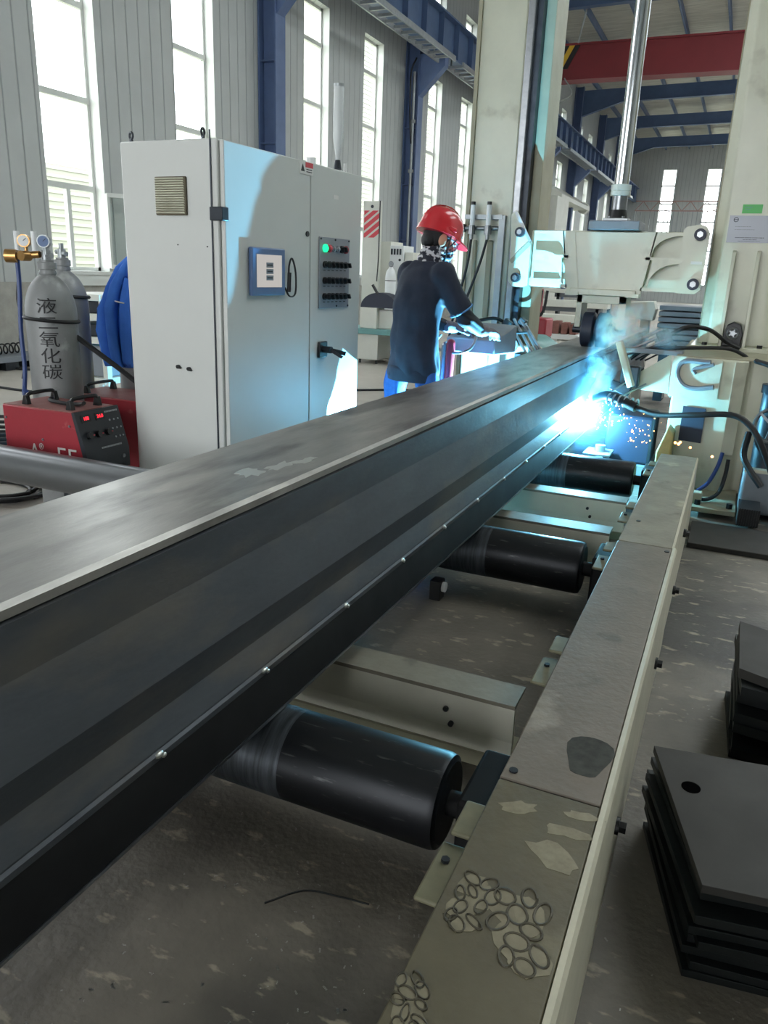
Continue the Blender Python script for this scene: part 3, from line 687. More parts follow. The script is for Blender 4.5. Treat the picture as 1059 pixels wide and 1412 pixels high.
for z0 in (.9,):
    mb = MB()
    mb.obox((-1.97, CY-.012, 1.32), (.05, .03, .62)); part('tapered_rib', mb, M['cream_dark'], t, world=True, bevel=.01)
    mb = MB(); mb.obox((-2.10, CY-.012, 1.32), (.035, .03, .62)); part('tapered_rib', mb, M['cream_dark'], t, world=True, bevel=.01)
mb = MB(); mb.box(-2.4, -1.55, CY-.25, CY+.8, 0, .12); part('foot_plate', mb, M['cream_dark'], t, world=True, bevel=.01)

t = thing('hose_bracket', 'grey steel bracket on the left gantry column holding two white flow tubes', 'bracket', (-2.0, CY-.05, 1.8))
mb = MB(); mb.box(-2.19, -1.87, CY-.06, CY, 1.79, 1.825); part('top_bar', mb, M['galv'], t, world=True, smooth=0)
mb = MB(); mb.box(-1.90, -1.85, CY-.05, CY, .95, 1.82); part('upright', mb, M['galv'], t, world=True, smooth=0)
mb = MB(); mb.cyl((-2.24, CY-.05, 1.72), (-1.90, CY-.05, 1.72), .016, n=12); part('cross_pipe', mb, M['steel'], t, world=True)
mb = MB(); mb.cyl((-2.27, CY-.05, 1.72), (-2.18, CY-.05, 1.72), .032, n=14); part('valve_block', mb, M['dark_steel'], t, world=True)
for i, (x, lab) in enumerate(((-2.109, 'left white flow tube with black hose on the gantry bracket'), (-1.973, 'right white flow tube with black hose on the gantry bracket'))):
    f = thing('flow_tube', lab, 'gauge', (x, CY-.10, 1.69), 0, 'flow tubes on the bracket')
    mb = MB(); mb.cyl((x, CY-.10, 1.74), (x, CY-.10, 1.895), .02, n=14); part('tube', mb, M['white'], f, world=True)
    mb = MB(); mb.cyl((x, CY-.10, 1.895), (x, CY-.10, 1.92), .019, n=14); part('cap', mb, M['black'], f, world=True)
    mb = MB(); mb.cyl((x, CY-.10, 1.67), (x, CY-.10, 1.74), .03, .026, n=14); mb.cyl((x, CY-.10, 1.63), (x, CY-.10, 1.67), .016, n=12); part('fitting', mb, M['steel'], f, world=True)
    mb = MB(); mb.tube([(x, CY-.10, 1.64), (x-.01-.03*i, CY-.12, 1.45), (x-.06-.06*i, CY-.13, 1.2), (x-.11-.10*i, CY-.14, .95), (x-.15-.10*i, CY-.15, .6)], .011, 8); part('hose', mb, M['rubber'], f, world=True)

# right column on the machine base
RY = 6.2
t = thing('gantry_column', 'tall cream gantry column at the right with name plate and two foot ribs', 'machine column', (.05, RY+.25, .905))
mb = MB(); mb.ext([(-.25, RY+.06, .93), (-.19, RY, .93), (.52, RY, .93), (.52, RY+.5, .93), (-.25, RY+.5, .93)], (0, 0, 3.6)); part('column_box', mb, M['cream'], t, world=True, bevel=.012)
mb = MB(); mb.box(-.262, -.25, RY+.12, RY+.46, .95, 4.5); part('slide_way', mb, M['cream_dark'], t, world=True, smooth=0)
mb = MB(); mb.box(-.29, .6, RY-.22, RY+.62, .905, .935); part('foot_plate', mb, M['cream'], t, world=True, bevel=.004)
for x, nm in ((-.10, ''), (.055, '')):
    mb = MB(); mb.ext([(x-.012, RY, .935), (x-.012, RY-.17, .935), (x-.012, RY-.17, 1.0), (x-.012, RY-.075, 1.57), (x-.012, RY, 1.585)], (.024, 0, 0)); part('foot_rib', mb, M['cream'], t, world=True, bevel=.004)
for x in (-.2, .0, .16):
    mb = MB(); mb.cyl((x, RY-.13, .935), (x, RY-.13, .955), .02, n=6); part('anchor_bolt', mb, M['black'], t, world=True)
mb = MB(); mb.box(-.168, .11, RY-.006, RY, 1.635, 1.812); npl = part('name_plate', mb, M['plate_grey'], t, world=True, label='silver maker plate with small print')
mb = MB(); mb.ring((-.125, RY-.007, 1.785), (0, 1, 0), .014, .002, 20, 5); mb.obox((-.125, RY-.007, 1.785), (.03, .002, .004)); part('emblem', mb, M['dark_steel'], npl, world=True)
rr = random.Random(5)
for z, a, b, k in ((1.668, -.11, .07, .0045), (1.655, -.06, .03, .0035), (1.645, -.09, .05, .0025), (1.74, -.12, -.02, .002), (1.72, -.12, .0, .002)):
    mb = MB(); x = a
    while x < b: q = rr.uniform(.003, .008); mb.obox((x, RY-.0065, z), (q, .001, k)); x += q+.003
    part('print_line', mb, M['ink'] if k > .003 else M['dark_steel'], npl, world=True, smooth=0)
mb = MB(); mb.box(-.096, .03, RY-.004, RY, 1.826, 1.884); gs = part('green_sticker', mb, M['green'], t, world=True, label='green sticker')
mb = MB(); mb.obox((-.06, RY-.005, 1.865), (.05, .001, .004)); mb.obox((-.062, RY-.005, 1.852), (.035, .001, .003)); part('sticker_print', mb, M['teal'], gs, world=True, smooth=0)
for z in (1.97, 1.94):
    mb = MB(); mb.cyl((.055, RY-.004, z), (.055, RY+.001, z), .005, n=8); part('tapped_hole', mb, M['black'], t, world=True)

# roller wheel unit by the column foot
t = thing('guide_roller', 'dark steel guide wheel between the foot ribs of the right column', 'wheel', (-.02, RY-.1, .94))
mb = MB(); mb.ext([(-.085, RY-.19, .94), (.035, RY-.19, .94), (.04, RY-.19, 1.03), (.02, RY-.19, 1.09), (-.03, RY-.19, 1.105), (-.07, RY-.19, 1.08), (-.085, RY-.19, 1.02)], (0, .14, 0)); part('housing', mb, M['black'], t, world=True, bevel=.006)
mb = MB(); mb.ring((-.025, RY-.195, 1.03), (0, 1, 0), .035, .008); mb.cyl((-.025, RY-.2, 1.03), (-.025, RY-.18, 1.03), .016)
for a in range(5): mb.obox((-.025+.024*math.cos(a*1.257), RY-.194, 1.03+.024*math.sin(a*1.257)), (.024, .008, .008), (0, -a*1.257, 0))
part('rim', mb, M['steel'], t, world=True)

# cross beam (press head) between the columns
XY = 6.12
t = thing('press_crossbeam', 'cream press crossbeam between the gantry columns with flared gussets', 'crossbeam', (-.93, XY+.1, 1.28))
mb = MB(); mb.box(-1.56, -.30, XY+.10, XY+.36, 1.29, 1.70); part('beam_body', mb, M['cream'], t, world=True, bevel=.01)
mb = MB(); mb.box(-1.22, -.70, XY-.005, XY+.12, 1.275, 1.69); part('centre_plate', mb, M['cream'], t, world=True, bevel=.006)
def flare(sgn, cx):
    # flared gusset plate with two quarter-round openings
    P = lambda u, z: (cx+sgn*u, XY-.01, z)
    g = thing  # noqa
    out = []
    poly = [(.0, 1.69), (.30, 1.69), (.30, 1.655), (.13, 1.655)]
    m1 = MB()
    m1.ext([P(u, z) for u, z in ((0, 1.69), (.09, 1.69), (.025, 1.26), (-.07, 1.26))], (0, .03, 0))
    for zt, zb in ((1.69, 1.52), (1.50, 1.31)):
        arc = [(.085+.16*(1-math.cos(a)), zt-.02-(zt-zb-.035)*math.sin(a)) for a in [k*math.pi/2/7 for k in range(8)]]
        arc = [(.30, zt-.02)]+[(.27-.20*math.sin(a), zt-.02-(zt-zb-.04)*(1-math.cos(a))) for a in [k*math.pi/2/7 for k in range(8)]]
        edge = [(.30, zt)]+[(.08-.012*0, zt), (.055, zb)]
        m1.ext([P(u, z) for u, z in edge+list(reversed(arc))], (0, .028, 0))
    m1.ext([P(u, z) for u, z in ((.03, 1.52), (.30, 1.52), (.30, 1.50), (.03, 1.50))], (0, .028, 0))
    m1.ext([P(u, z) for u, z in ((.02, 1.31), (.30, 1.31), (.30, 1.285), (.02, 1.285))], (0, .028, 0))
    return m1
part('flared_gusset', flare(-1, -1.21), M['cream'], t, world=True, smooth=20)
part('flared_gusset', flare(1, -.715), M['cream'], t, world=True, smooth=20)
for s, c in ((-1, -1.21), (1, -.715)):
    mb = MB(); mb.box(c-s*.075, c+s*.02, XY-.05, XY+.1, 1.235, 1.262); part('gusset_foot', mb, M['cream'], t, world=True, smooth=0)
mb = MB(); mb.box(-1.20, -.72, XY-.03, XY+.3, 1.24, 1.285); part('bottom_flange', mb, M['cream'], t, world=True, bevel=.005)
mb = MB(); mb.box(-1.11, -.75, XY-.05, XY+.30, 1.70, 1.765); part('top_block', mb, M['grey_lid'], t, world=True, bevel=.008, label='grey mounting block on top')
# end plates with bolted hubs
mb = MB(); mb.loft([[(-.45+u, yy, z) for u, z in ((0, 1.29), (.01, 1.28), (.13, 1.28), (.165, 1.305), (.175, 1.69), (.15, 1.73), (.11, 1.745), (.02, 1.73), (0, 1.71))] for yy in (XY-.03, XY+.02)]); ep = part('end_plate', mb, M['cream'], t, world=True, smooth=20)
mb = MB(); mb.obox((-.335, XY-.032, 1.49), (.075, .002, .02)); part('paper_tag', mb, M['sticker'], ep, world=True, smooth=0)
for x, z in ((-.336, 1.677), (-.336, 1.345)):
    mb = MB(); mb.cyl((x, XY-.07, z), (x, XY-.02, z), .04, n=26); hb = part('roller_hub', mb, M['dark_navy'], t, world=True, label='dark bolted hub')
    mb = MB(); mb.cyl((x, XY-.085, z), (x, XY-.06, z), .022, n=6); part('hub_nut', mb, M['steel'], hb, world=True)
mb = MB(); mb.loft([[(u, yy, z) for u, z in ((-1.70, 1.80), (-1.665, 1.83), (-1.53, 1.60), (-1.53, 1.29), (-1.57, 1.275), (-1.65, 1.28), (-1.685, 1.32), (-1.69, 1.42), (-1.68, 1.5))] for yy in (XY-.03, XY+.02)]); ep = part('end_plate', mb, M['cream'], t, world=True, smooth=20)
mb = MB(); mb.bar((-1.675, XY-.035, 1.46), (-1.535, XY-.035, 1.60), .012, .03); part('stiffening_lip', mb, M['cream_dark'], ep, world=True, smooth=0)
mb = MB(); mb.bar((-1.665, XY-.035, 1.82), (-1.535, XY-.035, 1.61), .012, .02); part('stiffening_lip', mb, M['galv'], ep, world=True, smooth=0)
for x, z in ((-1.615, 1.675), (-1.62, 1.345)):
    mb = MB(); mb.cyl((x, XY-.07, z), (x, XY-.02, z), .036, n=26); hb = part('roller_hub', mb, M['dark_steel'], t, world=True, label='dark bolted hub')
    mb = MB(); mb.cyl((x, XY-.085, z), (x, XY-.06, z), .020, n=6); part('hub_nut', mb, M['steel'], hb, world=True)

# press wheel below
t = thing('press_roller', 'dark twin press wheel hanging under the cream crossbeam onto the beam', 'wheel', (-1.0, XY+.12, .86))
mb = MB(); mb.box(-1.15, -1.105, XY+.02, XY+.25, 1.0, 1.24); mb.box(-.84, -.78, XY+.02, XY+.25, 1.0, 1.24); mb.box(-1.15, -.78, XY+.02, XY+.25, 1.18, 1.24); part('fork', mb, M['cream'], t, world=True, bevel=.005)
mb = MB()
mb.lathe([(.05, 0), (.12, 0), (.13, .008), (.13, .082), (.12, .09), (.075, .092), (.075, .108), (.12, .11), (.13, .118), (.13, .192), (.12, .2), (.05, .2)], (-1.085, XY+.05, .985), 36, (1, 0, 0)); part('wheel_drum', mb, M['dark_navy'], t, world=True)
mb = MB(); mb.cyl((-1.16, XY+.05, .985), (-.77, XY+.05, .985), .03); part('axle', mb, M['dark_steel'], t, world=True)

# hydraulic cylinder
t = thing('hydraulic_cylinder', 'chrome hydraulic rod rising from the crossbeam out of the picture', 'cylinder', (-.93, XY+.1, 1.765))
mb = MB(); mb.box(-1.02, -.84, XY+.0, XY+.2, 1.765, 1.785); part('flange_plate', mb, M['galv'], t, world=True, bevel=.004)
mb = MB(); mb.cyl((-.93, XY+.1, 1.785), (-.93, XY+.1, 1.845), .075, .06, n=28); part('rod_boot', mb, M['black'], t, world=True)
mb = MB(); mb.cyl((-.93, XY+.1, 1.84), (-.93, XY+.1, 1.94), .055, n=28); part('gland', mb, M['steel'], t, world=True)
mb = MB(); mb.lathe([(.05, 0), (.072, .002), (.072, .03), (.068, .034), (.072, .038), (.072, .075), (.05, .08)], (-.93, XY+.1, 1.94), 32); part('collar', mb, M['pale'], t, world=True)
mb = MB(); mb.cyl((-.93, XY+.1, 2.0), (-.93, XY+.1, 4.6), .052, n=32); part('rod', mb, M['chrome'], t, world=True)
for a in (.6, 2.2, 3.9, 5.4):
    mb = MB(); mb.cyl((-.93+.07*math.cos(a), XY+.1+.07*math.sin(a), 1.785), (-.93+.07*math.cos(a), XY+.1+.07*math.sin(a), 1.80), .012, n=6); part('flange_bolt', mb, M['steel'], t, world=True)

# ------------------------------------------------------------------ right machine base
BX = 5.32
t = thing('gantry_plinth', 'cream box base of the right gantry column with a dark access window', 'machine base', (0, 6, 0))
mb = MB(); mb.ext([(-.33, BX+.10, .03), (.03, BX, .03), (.12, BX+.12, .03), (.6, BX+.12, .03), (.6, 7.0, .03), (-.33, 7.0, .03)], (0, 0, .87)); part('base_box', mb, M['cream'], t, world=True, bevel=.012)
mb = MB(); mb.ext([(.022, BX-.03, .30), (.10, BX+.03, .30), (.10, BX+.1, .30), (.022, BX+.06, .30)], (0, 0, .60)); part('corner_cover', mb, M['cream'], t, world=True, bevel=.006, label='raised corner cover')
mb = MB(); mb.ext([(-.245, BX+.068, .36), (-.105, BX+.03, .36), (-.105, BX+.03, .585), (-.245, BX+.068, .585)], (0, -.012, 0)); part('access_window', mb, M['dark_navy'], t, world=True, label='dark access window', smooth=0)
mb = MB(); mb.box(-.1, .16, 4.86, BX+.1, .03, .06); part('foot_plate', mb, M['cream_dark'], t, world=True, bevel=.004)
for x in (-.06, .12):
    mb = MB(); mb.cyl((x, 4.93, .06), (x, 4.93, .09), .02, n=6); part('anchor_bolt', mb, M['black'], t, world=True)
mb = MB(); mb.box(-.33, .62, BX+.06, 7.0, .90, .907); part('top_plate', mb, M['cream_dark'], t, world=True, smooth=0)
mb = MB(); mb.cyl((-.34, BX+.15, .62), (-.34, BX+.15, .88), .006, n=8); part('hinge_rod', mb, M['steel'], t, world=True)
# arm support plates to the left
t = thing('torch_support', 'cream triangular torch arm plate lit cyan, reaching from the right base toward the arc', 'machine arm', (-.45, 5.5, .6))
mb = MB(); mb.ext([(-.37, 5.50, .90), (-.68, 5.50, .68), (-.62, 5.50, .655), (-.36, 5.50, .64)], (0, .02, 0)); part('gusset_plate', mb, M['cream'], t, world=True, smooth=0)
mb = MB(); mb.ext([(-.35, 5.405, .90), (-.05, 5.322, .90), (-.05, 5.322, .64), (-.35, 5.405, .64)], (0, -.012, 0)); part('cover_plate', mb, M['cream'], t, world=True, smooth=0)
mb = MB(); mb.bar((-.70, 5.38, .97), (-.585, 5.36, .68), .045, .045); part('diagonal_bar', mb, M['cream'], t, world=True, bevel=.008)
mb = MB(); mb.box(-.70, -.30, 5.46, 5.60, .895, .925); part('top_flange', mb, M['grey_lid'], t, world=True, bevel=.004)
mb = MB(); mb.tube([(-.10, 5.31, .87), (-.21, 5.34, .83), (-.20, 5.335, .80)], .012, 8); mb.tube([(-.12, 5.32, .88), (-.28, 5.365, .87), (-.31, 5.37, .79), (-.26, 5.355, .72), (-.18, 5.335, .71), (-.08, 5.305, .73)], .016, 8); part('bent_handle', mb, M['grey_lid'], t, world=True)

# torch carriage above the seam
t = thing('torch_carriage', 'steel torch carriage with clamp rods beside the smoke over the right base', 'welding carriage', (-.6, 5.7, .93))
for i, (a, b, r) in enumerate((((-.80, 5.62, .86), (-.46, 5.62, 1.05), .012), ((-.76, 5.60, .84), (-.42, 5.60, 1.03), .012), ((-.70, 5.58, .84), (-.40, 5.58, 1.00), .009), ((-.64, 5.60, .85), (-.44, 5.60, .97), .009))):
    mb = MB(); mb.cyl(a, b, r, n=12); part('guide_rod', mb, M['steel'], t, world=True)
mb = MB(); mb.obox((-.44, 5.61, 1.0), (.08, .07, .09), (0, -.5, 0)); part('rod_clamp', mb, M['black'], t, world=True, bevel=.006)
mb = MB(); mb.obox((-.74, 5.62, .86), (.12, .09, .07), (0, -.5, 0)); part('slide_block', mb, M['dark_steel'], t, world=True, bevel=.006)
mb = MB(); mb.tube([(-.40, 5.6, 1.02), (-.30, 5.6, 1.075), (-.17, 5.7, 1.06), (-.06, 5.8, .985), (.03, 5.85, .94)], .014, 8); part('cable_loop', mb, M['rubber'], t, world=True)
mb = MB(); mb.tube([(-.66, 5.57, .86), (-.50, 5.5, .93), (-.30, 5.5, .945), (-.05, 5.5, .96), (.06, 5.6, .92), (.10, 5.7, .88)], .012, 8); part('cable_loop', mb, M['rubber'], t, world=True)
for k in range(5):
    mb = MB(); mb.tube([(-.66+.03*k, 5.56, .84), (-.56+.03*k, 5.53, .90+.02*(k % 2)), (-.44+.02*k, 5.55, .92), (-.36, 5.6, .95)], .006, 6); part('thin_wire', mb, M['rubber'], t, world=True)

t = thing('welding_torch', 'dark welding torch with ribbed nozzle pointing at the arc on the beam side', 'welding torch', (-.80, 5.42, .6))
mb = MB(); mb.cyl((-.76, 5.42, .80), (-.80, 5.40, .70), .042, .038, n=22); mb.cyl((-.80, 5.40, .70), (-.815, 5.395, .66), .026, n=18); part('upper_body', mb, M['galv'], t, world=True)
mb = MB(); mb.cyl((-.815, 5.395, .665), (-.835, 5.37, .58), .03, .024, n=20); part('lower_body', mb, M['galv'], t, world=True)
mb = MB(); mb.cyl((-.835, 5.37, .585), (-.86, 5.33, .50), .016, .011, n=16); part('nozzle', mb, M['brass'], t, world=True)
mb = MB(); mb.obox((-.61, 5.46, .74), (.12, .10, .14)); part('motor_block', mb, M['dark_steel'], t, world=True, bevel=.01)
mb = MB(); mb.obox((-.87, 5.60, .77), (.11, .08, .15)); part('arc_shade_block', mb, M['dark_steel'], t, world=True, bevel=.012)  # block added to shade the crossbeam centre from the right arc
mb = MB(); mb.obox((-.66, 5.44, .66), (.14, .07, .07), (0, .3, 0)); part('slide_arm', mb, M['dark_steel'], t, world=True, bevel=.008)
mb = MB(); mb.tube([(-.80, 5.30, .585), (-.72, 5.27, .62), (-.62, 5.24, .60), (-.52, 5.2, .57)], .032, 10); part('hose_sleeve', mb, M['rubber'], t, world=True)
mb = MB(); mb.tube([(-.52, 5.2, .57), (-.36, 5.1, .555), (-.15, 4.95, .60), (.04, 4.85, .635), (.14, 4.8, .60), (.22, 4.78, .50), (.32, 4.8, .30)], .017, 10); part('torch_hose', mb, M['rubber'], t, world=True, label='thick black torch hose')
mb = MB(); mb.cyl((-.78, 5.36, .58), (-.58, 5.42, .74), .006, n=8); mb.cyl((-.72, 5.36, .56), (-.5, 5.44, .70), .006, n=8); part('guide_wire', mb, M['steel'], t, world=True)
for k in range(6):
    a = (-.70+.035*k, 5.24, .605-.004*k); mb = MB(); mb.ring(a, (1, -.3, -.1), .034, .006, 18, 6); part('hose_clip', mb, M['galv'], t, world=True)

t = thing('welding_torch', 'unseen torch head added on the worker side of the beam, shading the crossbeam centre', 'welding torch', (-1.36, 5.2, .3))
mb = MB(); mb.box(-1.348, -1.302, 5.18, 5.34, .52, .86); part('torch_shade_body', mb, M['dark_steel'], t, world=True, bevel=.006)  # hidden body shaped to cut left arc light off the crossbeam centre
mb = MB(); mb.cyl((-1.33, 5.2, .54), (-1.36, 5.0, .40), .018, .012, n=14); part('nozzle', mb, M['brass'], t, world=True)
mb = MB(); mb.box(-1.41, -1.34, 5.30, 5.6, 0, .56); part('torch_post', mb, M['dark_steel'], t, world=True, smooth=0)

# blue and dark signal cables down the base
mb = MB(); mb.tube([(.035, 5.22, .34), (.02, 5.2, .25), (-.02, 5.15, .15), (-.075, 5.02, .12)], .012, 8)
solo('signal_cable', mb, M['hose_blue'], 'blue cable curving down the lower front of the right base', 'cable', (-.02, 5.15, .15))
mb = MB(); mb.tube([(.075, 5.22, .30), (.072, 5.2, .2), (.05, 5.1, .11), (-.01, 5.02, .075), (-.075, 4.98, .085)], .012, 8)
solo('signal_cable', mb, M['rubber'], 'black cable curving down beside the blue one on the right base', 'cable', (.05, 5.1, .11))
mb = MB(); mb.box(-.10, -.04, 4.93, 5.0, .06, .13); solo('junction_box', mb, M['cream'], 'little cream junction box at the rail end where cables meet', 'box', (-.07, 4.96, .03), bevel=.006)

# machine parts beyond rail, far right
t = thing('hand_wheel', 'steel spoked handwheel at the right picture edge beside the cream base', 'handwheel', (.23, 4.95, .60))
mb = MB(); mb.ring((.27, 4.95, .58), (-.25, -1, .1), .095, .011, 36, 8); part('rim', mb, M['steel'], t, world=True)
mb = MB(); mb.sph((.27, 4.96, .58), .025)
part('hub', mb, M['dark_steel'], t, world=True)
for a in (0.3, 2.4, 4.5):
    mb = MB(); mb.bar((.27, 4.96, .58), (.27+.09*math.cos(a), 4.955-.01*math.cos(a), .58+.09*math.sin(a)), .014, .014); part('spoke', mb, M['steel'], t, world=True)
t = thing('drive_unit', 'grey drive unit with motor behind the handwheel at the right edge', 'motor', (.35, 5.1, 0))
mb = MB(); mb.box(.165, .6, 4.98, 5.3, .03, .30); part('gear_box', mb, M['grey_lid'], t, world=True, bevel=.02)
mb = MB(); mb.cyl((.28, 5.1, .30), (.28, 5.1, .75), .085, n=24); mb.cyl((.28, 5.1, .75), (.28, 5.1, .80), .095, n=24); part('motor', mb, M['dark_steel'], t, world=True)
mb = MB(); mb.box(.17, .55, 4.96, 5.02, .29, .31); part('lid_edge', mb, M['cream'], t, world=True, smooth=0)
mb = MB(); mb.box(.165, .28, 4.70, 4.92, .03, .13)
for i in range(9): mb.box(.167+.0125*i, .171+.0125*i, 4.69, 4.71, .03, .13)
solo('bellows_cover', mb, M['black'], 'black ribbed bellows cover on the floor right of the cream base', 'bellows', (.22, 4.8, .03), smooth=0)
mb = MB(); mb.tube([(.13, 5.2, .92), (.22, 5.1, .90), (.30, 5.0, .83), (.28, 4.95, .74)], .015, 8); solo('drive_hose', mb, M['rubber'], 'black hose looping over the drive unit into the handwheel at the right edge', 'hose', (.2, 5, .85))
mb = MB(); mb.tube([(.16, 5.1, .50), (.15, 5.0, .38), (.2, 4.95, .30), (.27, 4.92, .22)], .02, 8)
solo('drive_hose', mb, M['rubber'], 'thick black hose bending low beside the drive unit at the right edge', 'hose', (.2, 5, .3))

# motor box behind the arc, under the torch
t = thing('guide_roller_box', 'dark box with grey bracket on the floor beyond the farthest roller', 'roller box', (-.55, 5.6, 0))
mb = MB(); mb.box(-.74, -.42, 5.55, 5.95, .12, .46); part('box', mb, M['dark_navy'], t, world=True, bevel=.02)
mb = MB(); mb.box(-.84, -.66, 5.30, 5.52, .20, .215); part('bracket', mb, M['galv'], t, world=True, bevel=.004)
mb = MB(); mb.cyl((-.74, 5.4, .215), (-.74, 5.4, .26), .035, n=20); part('pin', mb, M['galv'], t, world=True)
mb = MB(); mb.box(-.80, -.40, 5.5, 6.0, 0, .12); part('plinth', mb, M['grey_lid'], t, world=True, smooth=0)
mb = MB(); mb.ext([(-.36, 5.2, 0), (-.27, 5.2, 0), (-.27, 5.2, .42), (-.31, 5.2, .46), (-.36, 5.2, .30)], (0, .2, 0)); solo('rail_stop', mb, M['stop'], 'yellowish stop block just beyond the far end of the dusty rail', 'stop block', (-.31, 5.4, 0), bevel=.01)

# left torch carriage
t = thing('torch_carriage', 'steel torch carriage with clamp rods at the foot of the left gantry column', 'welding carriage', (-1.5, 6.0, .85))
for a, b in (((-1.62, 5.95, 1.03), (-1.43, 5.85, .80)), ((-1.58, 5.97, 1.04), (-1.39, 5.87, .81)), ((-1.53, 5.97, 1.04), (-1.36, 5.9, .82)), ((-1.49, 5.97, 1.01), (-1.33, 5.9, .82))):
    mb = MB(); mb.cyl(a, b, .011, n=10); part('guide_rod', mb, M['steel'], t, world=True)
mb = MB(); mb.obox((-1.63, 5.95, .99), (.07, .06, .09), (0, .6, 0)); part('rod_clamp', mb, M['black'], t, world=True, bevel=.006)
mb = MB(); mb.obox((-1.53, 5.99, 1.01), (.05, .06, .09), (0, .6, 0)); part('rod_clamp', mb, M['black'], t, world=True, bevel=.006)
mb = MB(); mb.tube([(-1.66, 5.95, 1.02), (-1.72, 5.9, 1.04), (-1.82, 5.85, 1.02)], .013, 8); part('cable_loop', mb, M['rubber'], t, world=True)
mb = MB(); mb.tube([(-1.45, 5.9, .95), (-1.6, 5.85, .93), (-1.70, 5.85, .89), (-1.72, 5.85, .86)], .010, 8); part('cable_loop', mb, M['rubber'], t, world=True)
mb = MB(); mb.ring((-1.56, 5.85, .85), (.1, -1, .2), .05, .01, 24, 6); mb.ring((-1.64, 5.85, .87), (.2, -1, .2), .045, .008, 24, 6); part('coiled_hose', mb, M['galv'], t, world=True)
mb = MB(); mb.box(-1.9, -1.36, 5.98, 6.1, .55, .84); part('arm_box', mb, M['cream'], t, world=True, bevel=.02)
mb = MB(); mb.box(-1.6, -1.5, 5.98, 6.1, 0, .55); part('arm_post', mb, M['cream'], t, world=True, smooth=0)
# ------------------------------------------------------------------ control cabinet
CW, CD, CH = 1.115, .445, 1.85
t = thing('control_cabinet', 'tall grey control cabinet with touch screen and switch panel, half lit cyan', 'control cabinet', (-2.04, 2.865, 0), R(-2.0))
# local frame: front face on x = 0, running along +y ; body toward -x
mb = MB(); mb.box(-CD, -.02, 0, CW, 0, CH); part('body', mb, M['cab'], t, bevel=.006)
mb = MB(); mb.box(-.018, 0, .012, .625, .06, CH-.006); part('door', mb, M['cab'], t, bevel=.004)
mb = MB(); mb.box(-.018, 0, .630, CW-.004, .06, CH-.006); d2 = part('door', mb, M['cab'], t, bevel=.004)
mb = MB(); mb.box(-.05, .004, -.012, .03, 1.53, 1.585); part('hinge', mb, M['dark_steel'], t, bevel=.004)
mb = MB(); mb.box(-.05, .004, -.012, .03, .30, .355); part('hinge', mb, M['dark_steel'], t, bevel=.004)
mb = MB(); mb.cyl((-.045, -.004, .05), (-.045, -.004, CH+.03), .003, n=6); part('edge_cable', mb, M['dark_steel'], t)
# side louvre
mb = MB(); mb.box(-.285, -.15, -.012, 0, 1.55, 1.705); lv = part('vent_louvre', mb, M['louvre_gap'], t, bevel=.004, label='beige louvred vent')
for i in range(15):
    mb = MB(); mb.obox((-.2175, -.014, 1.56+.0097*i), (.125, .007, .0042), (R(-28), 0, 0)); part('slat', mb, M['cream'], lv, smooth=0)
for x, z in ((-.20, 1.43), (-.07, 1.425)):
    mb = MB(); mb.cyl((x, -.002, z), (x, .001, z), .003, n=8); part('screw_hole', mb, M['black'], t)
for x, z in ((-.22, .90), (-.17, .895)):
    mb = MB(); mb.cyl((x, -.008, z), (x, .002, z), .009, n=12); mb.obox((x+.006, -.008, z-.004), (.016, .006, .008)); part('lock_plug', mb, M['black'], t)
# lifting eyes
for x, y in ((-CD+.03, .03), (-.09, .02), (-.06, CW-.12)):
    mb = MB(); mb.ring((x, y, CH+.028), (.5, 1, 0) if x < -.2 else (1, .25, 0), .014, .0045, 18, 6); mb.cyl((x, y, CH), (x, y, CH+.012), .007, n=8); part('lifting_eye', mb, M['dark_steel'], t)
for y in (.72, CW-.08):
    mb = MB(); mb.cyl((-.05, y, CH), (-.05, y, CH+.05 if y > .8 else CH+.03), .008 if y > .8 else .02, n=12); part('cable_gland', mb, M['white'], t)
# touch screen
mb = MB(); mb.box(0, .018, .155, .395, 1.225, 1.435); sc_ = part('touch_screen', mb, M['screen_blue'], t, bevel=.006, label='blue framed touch screen')
mb = MB(); mb.box(.0175, .0195, .185, .365, 1.262, 1.405); part('display', mb, M['screen'], sc_, smooth=0)
for z in (1.36, 1.332, 1.304):
    mb = MB(); mb.box(.0195, .0205, .250, .300, z-.011, z+.011); part('menu_button', mb, M['grey_lid'], sc_, smooth=0)
    mb = MB(); mb.box(.0205, .0208, .256, .294, z-.003, z+.003); part('menu_text', mb, M['ink'], sc_, smooth=0)
# stylus and cable
mb = MB(); mb.tube([(.012, .40, 1.26), (.02, .425, 1.22), (.02, .47, 1.235), (.018, .475, 1.33), (.016, .45, 1.395), (.014, .43, 1.36), (.014, .428, 1.30)], .004, 6); part('stylus_cord', mb, M['black'], t)
mb = MB(); mb.cyl((.016, .425, 1.24), (.016, .43, 1.33), .008, n=10); part('stylus', mb, M['black'], t)
mb = MB(); mb.cyl((.001, .60, 1.515), (.004, .60, 1.515), .013, n=16); part('door_lock', mb, M['black'], t)
# warning label
mb = MB(); mb.box(0, .002, .535, .645, 1.785, 1.842); wl = part('warning_label', mb, M['sticker'], t, smooth=0, label='white warning label with triangle')
mb = MB(); mb.box(.002, .0028, .58, .642, 1.817, 1.84); part('red_band', mb, M['warn_red'], wl, smooth=0)
mb = MB(); mb.ext([(.002, .543, 1.797), (.002, .573, 1.797), (.002, .558, 1.83)], (.0008, 0, 0)); part('triangle', mb, M['ink'], wl, smooth=0)
for z in (1.808, 1.798):
    mb = MB(); mb.box(.002, .0028, .588, .634, z-.002, z+.002); part('print_line', mb, M['ink'], wl, smooth=0)
mb = MB(); mb.box(0, .001, .83, .875, 1.70, 1.72); part('paper_scrap', mb, M['sticker'], t, smooth=0)
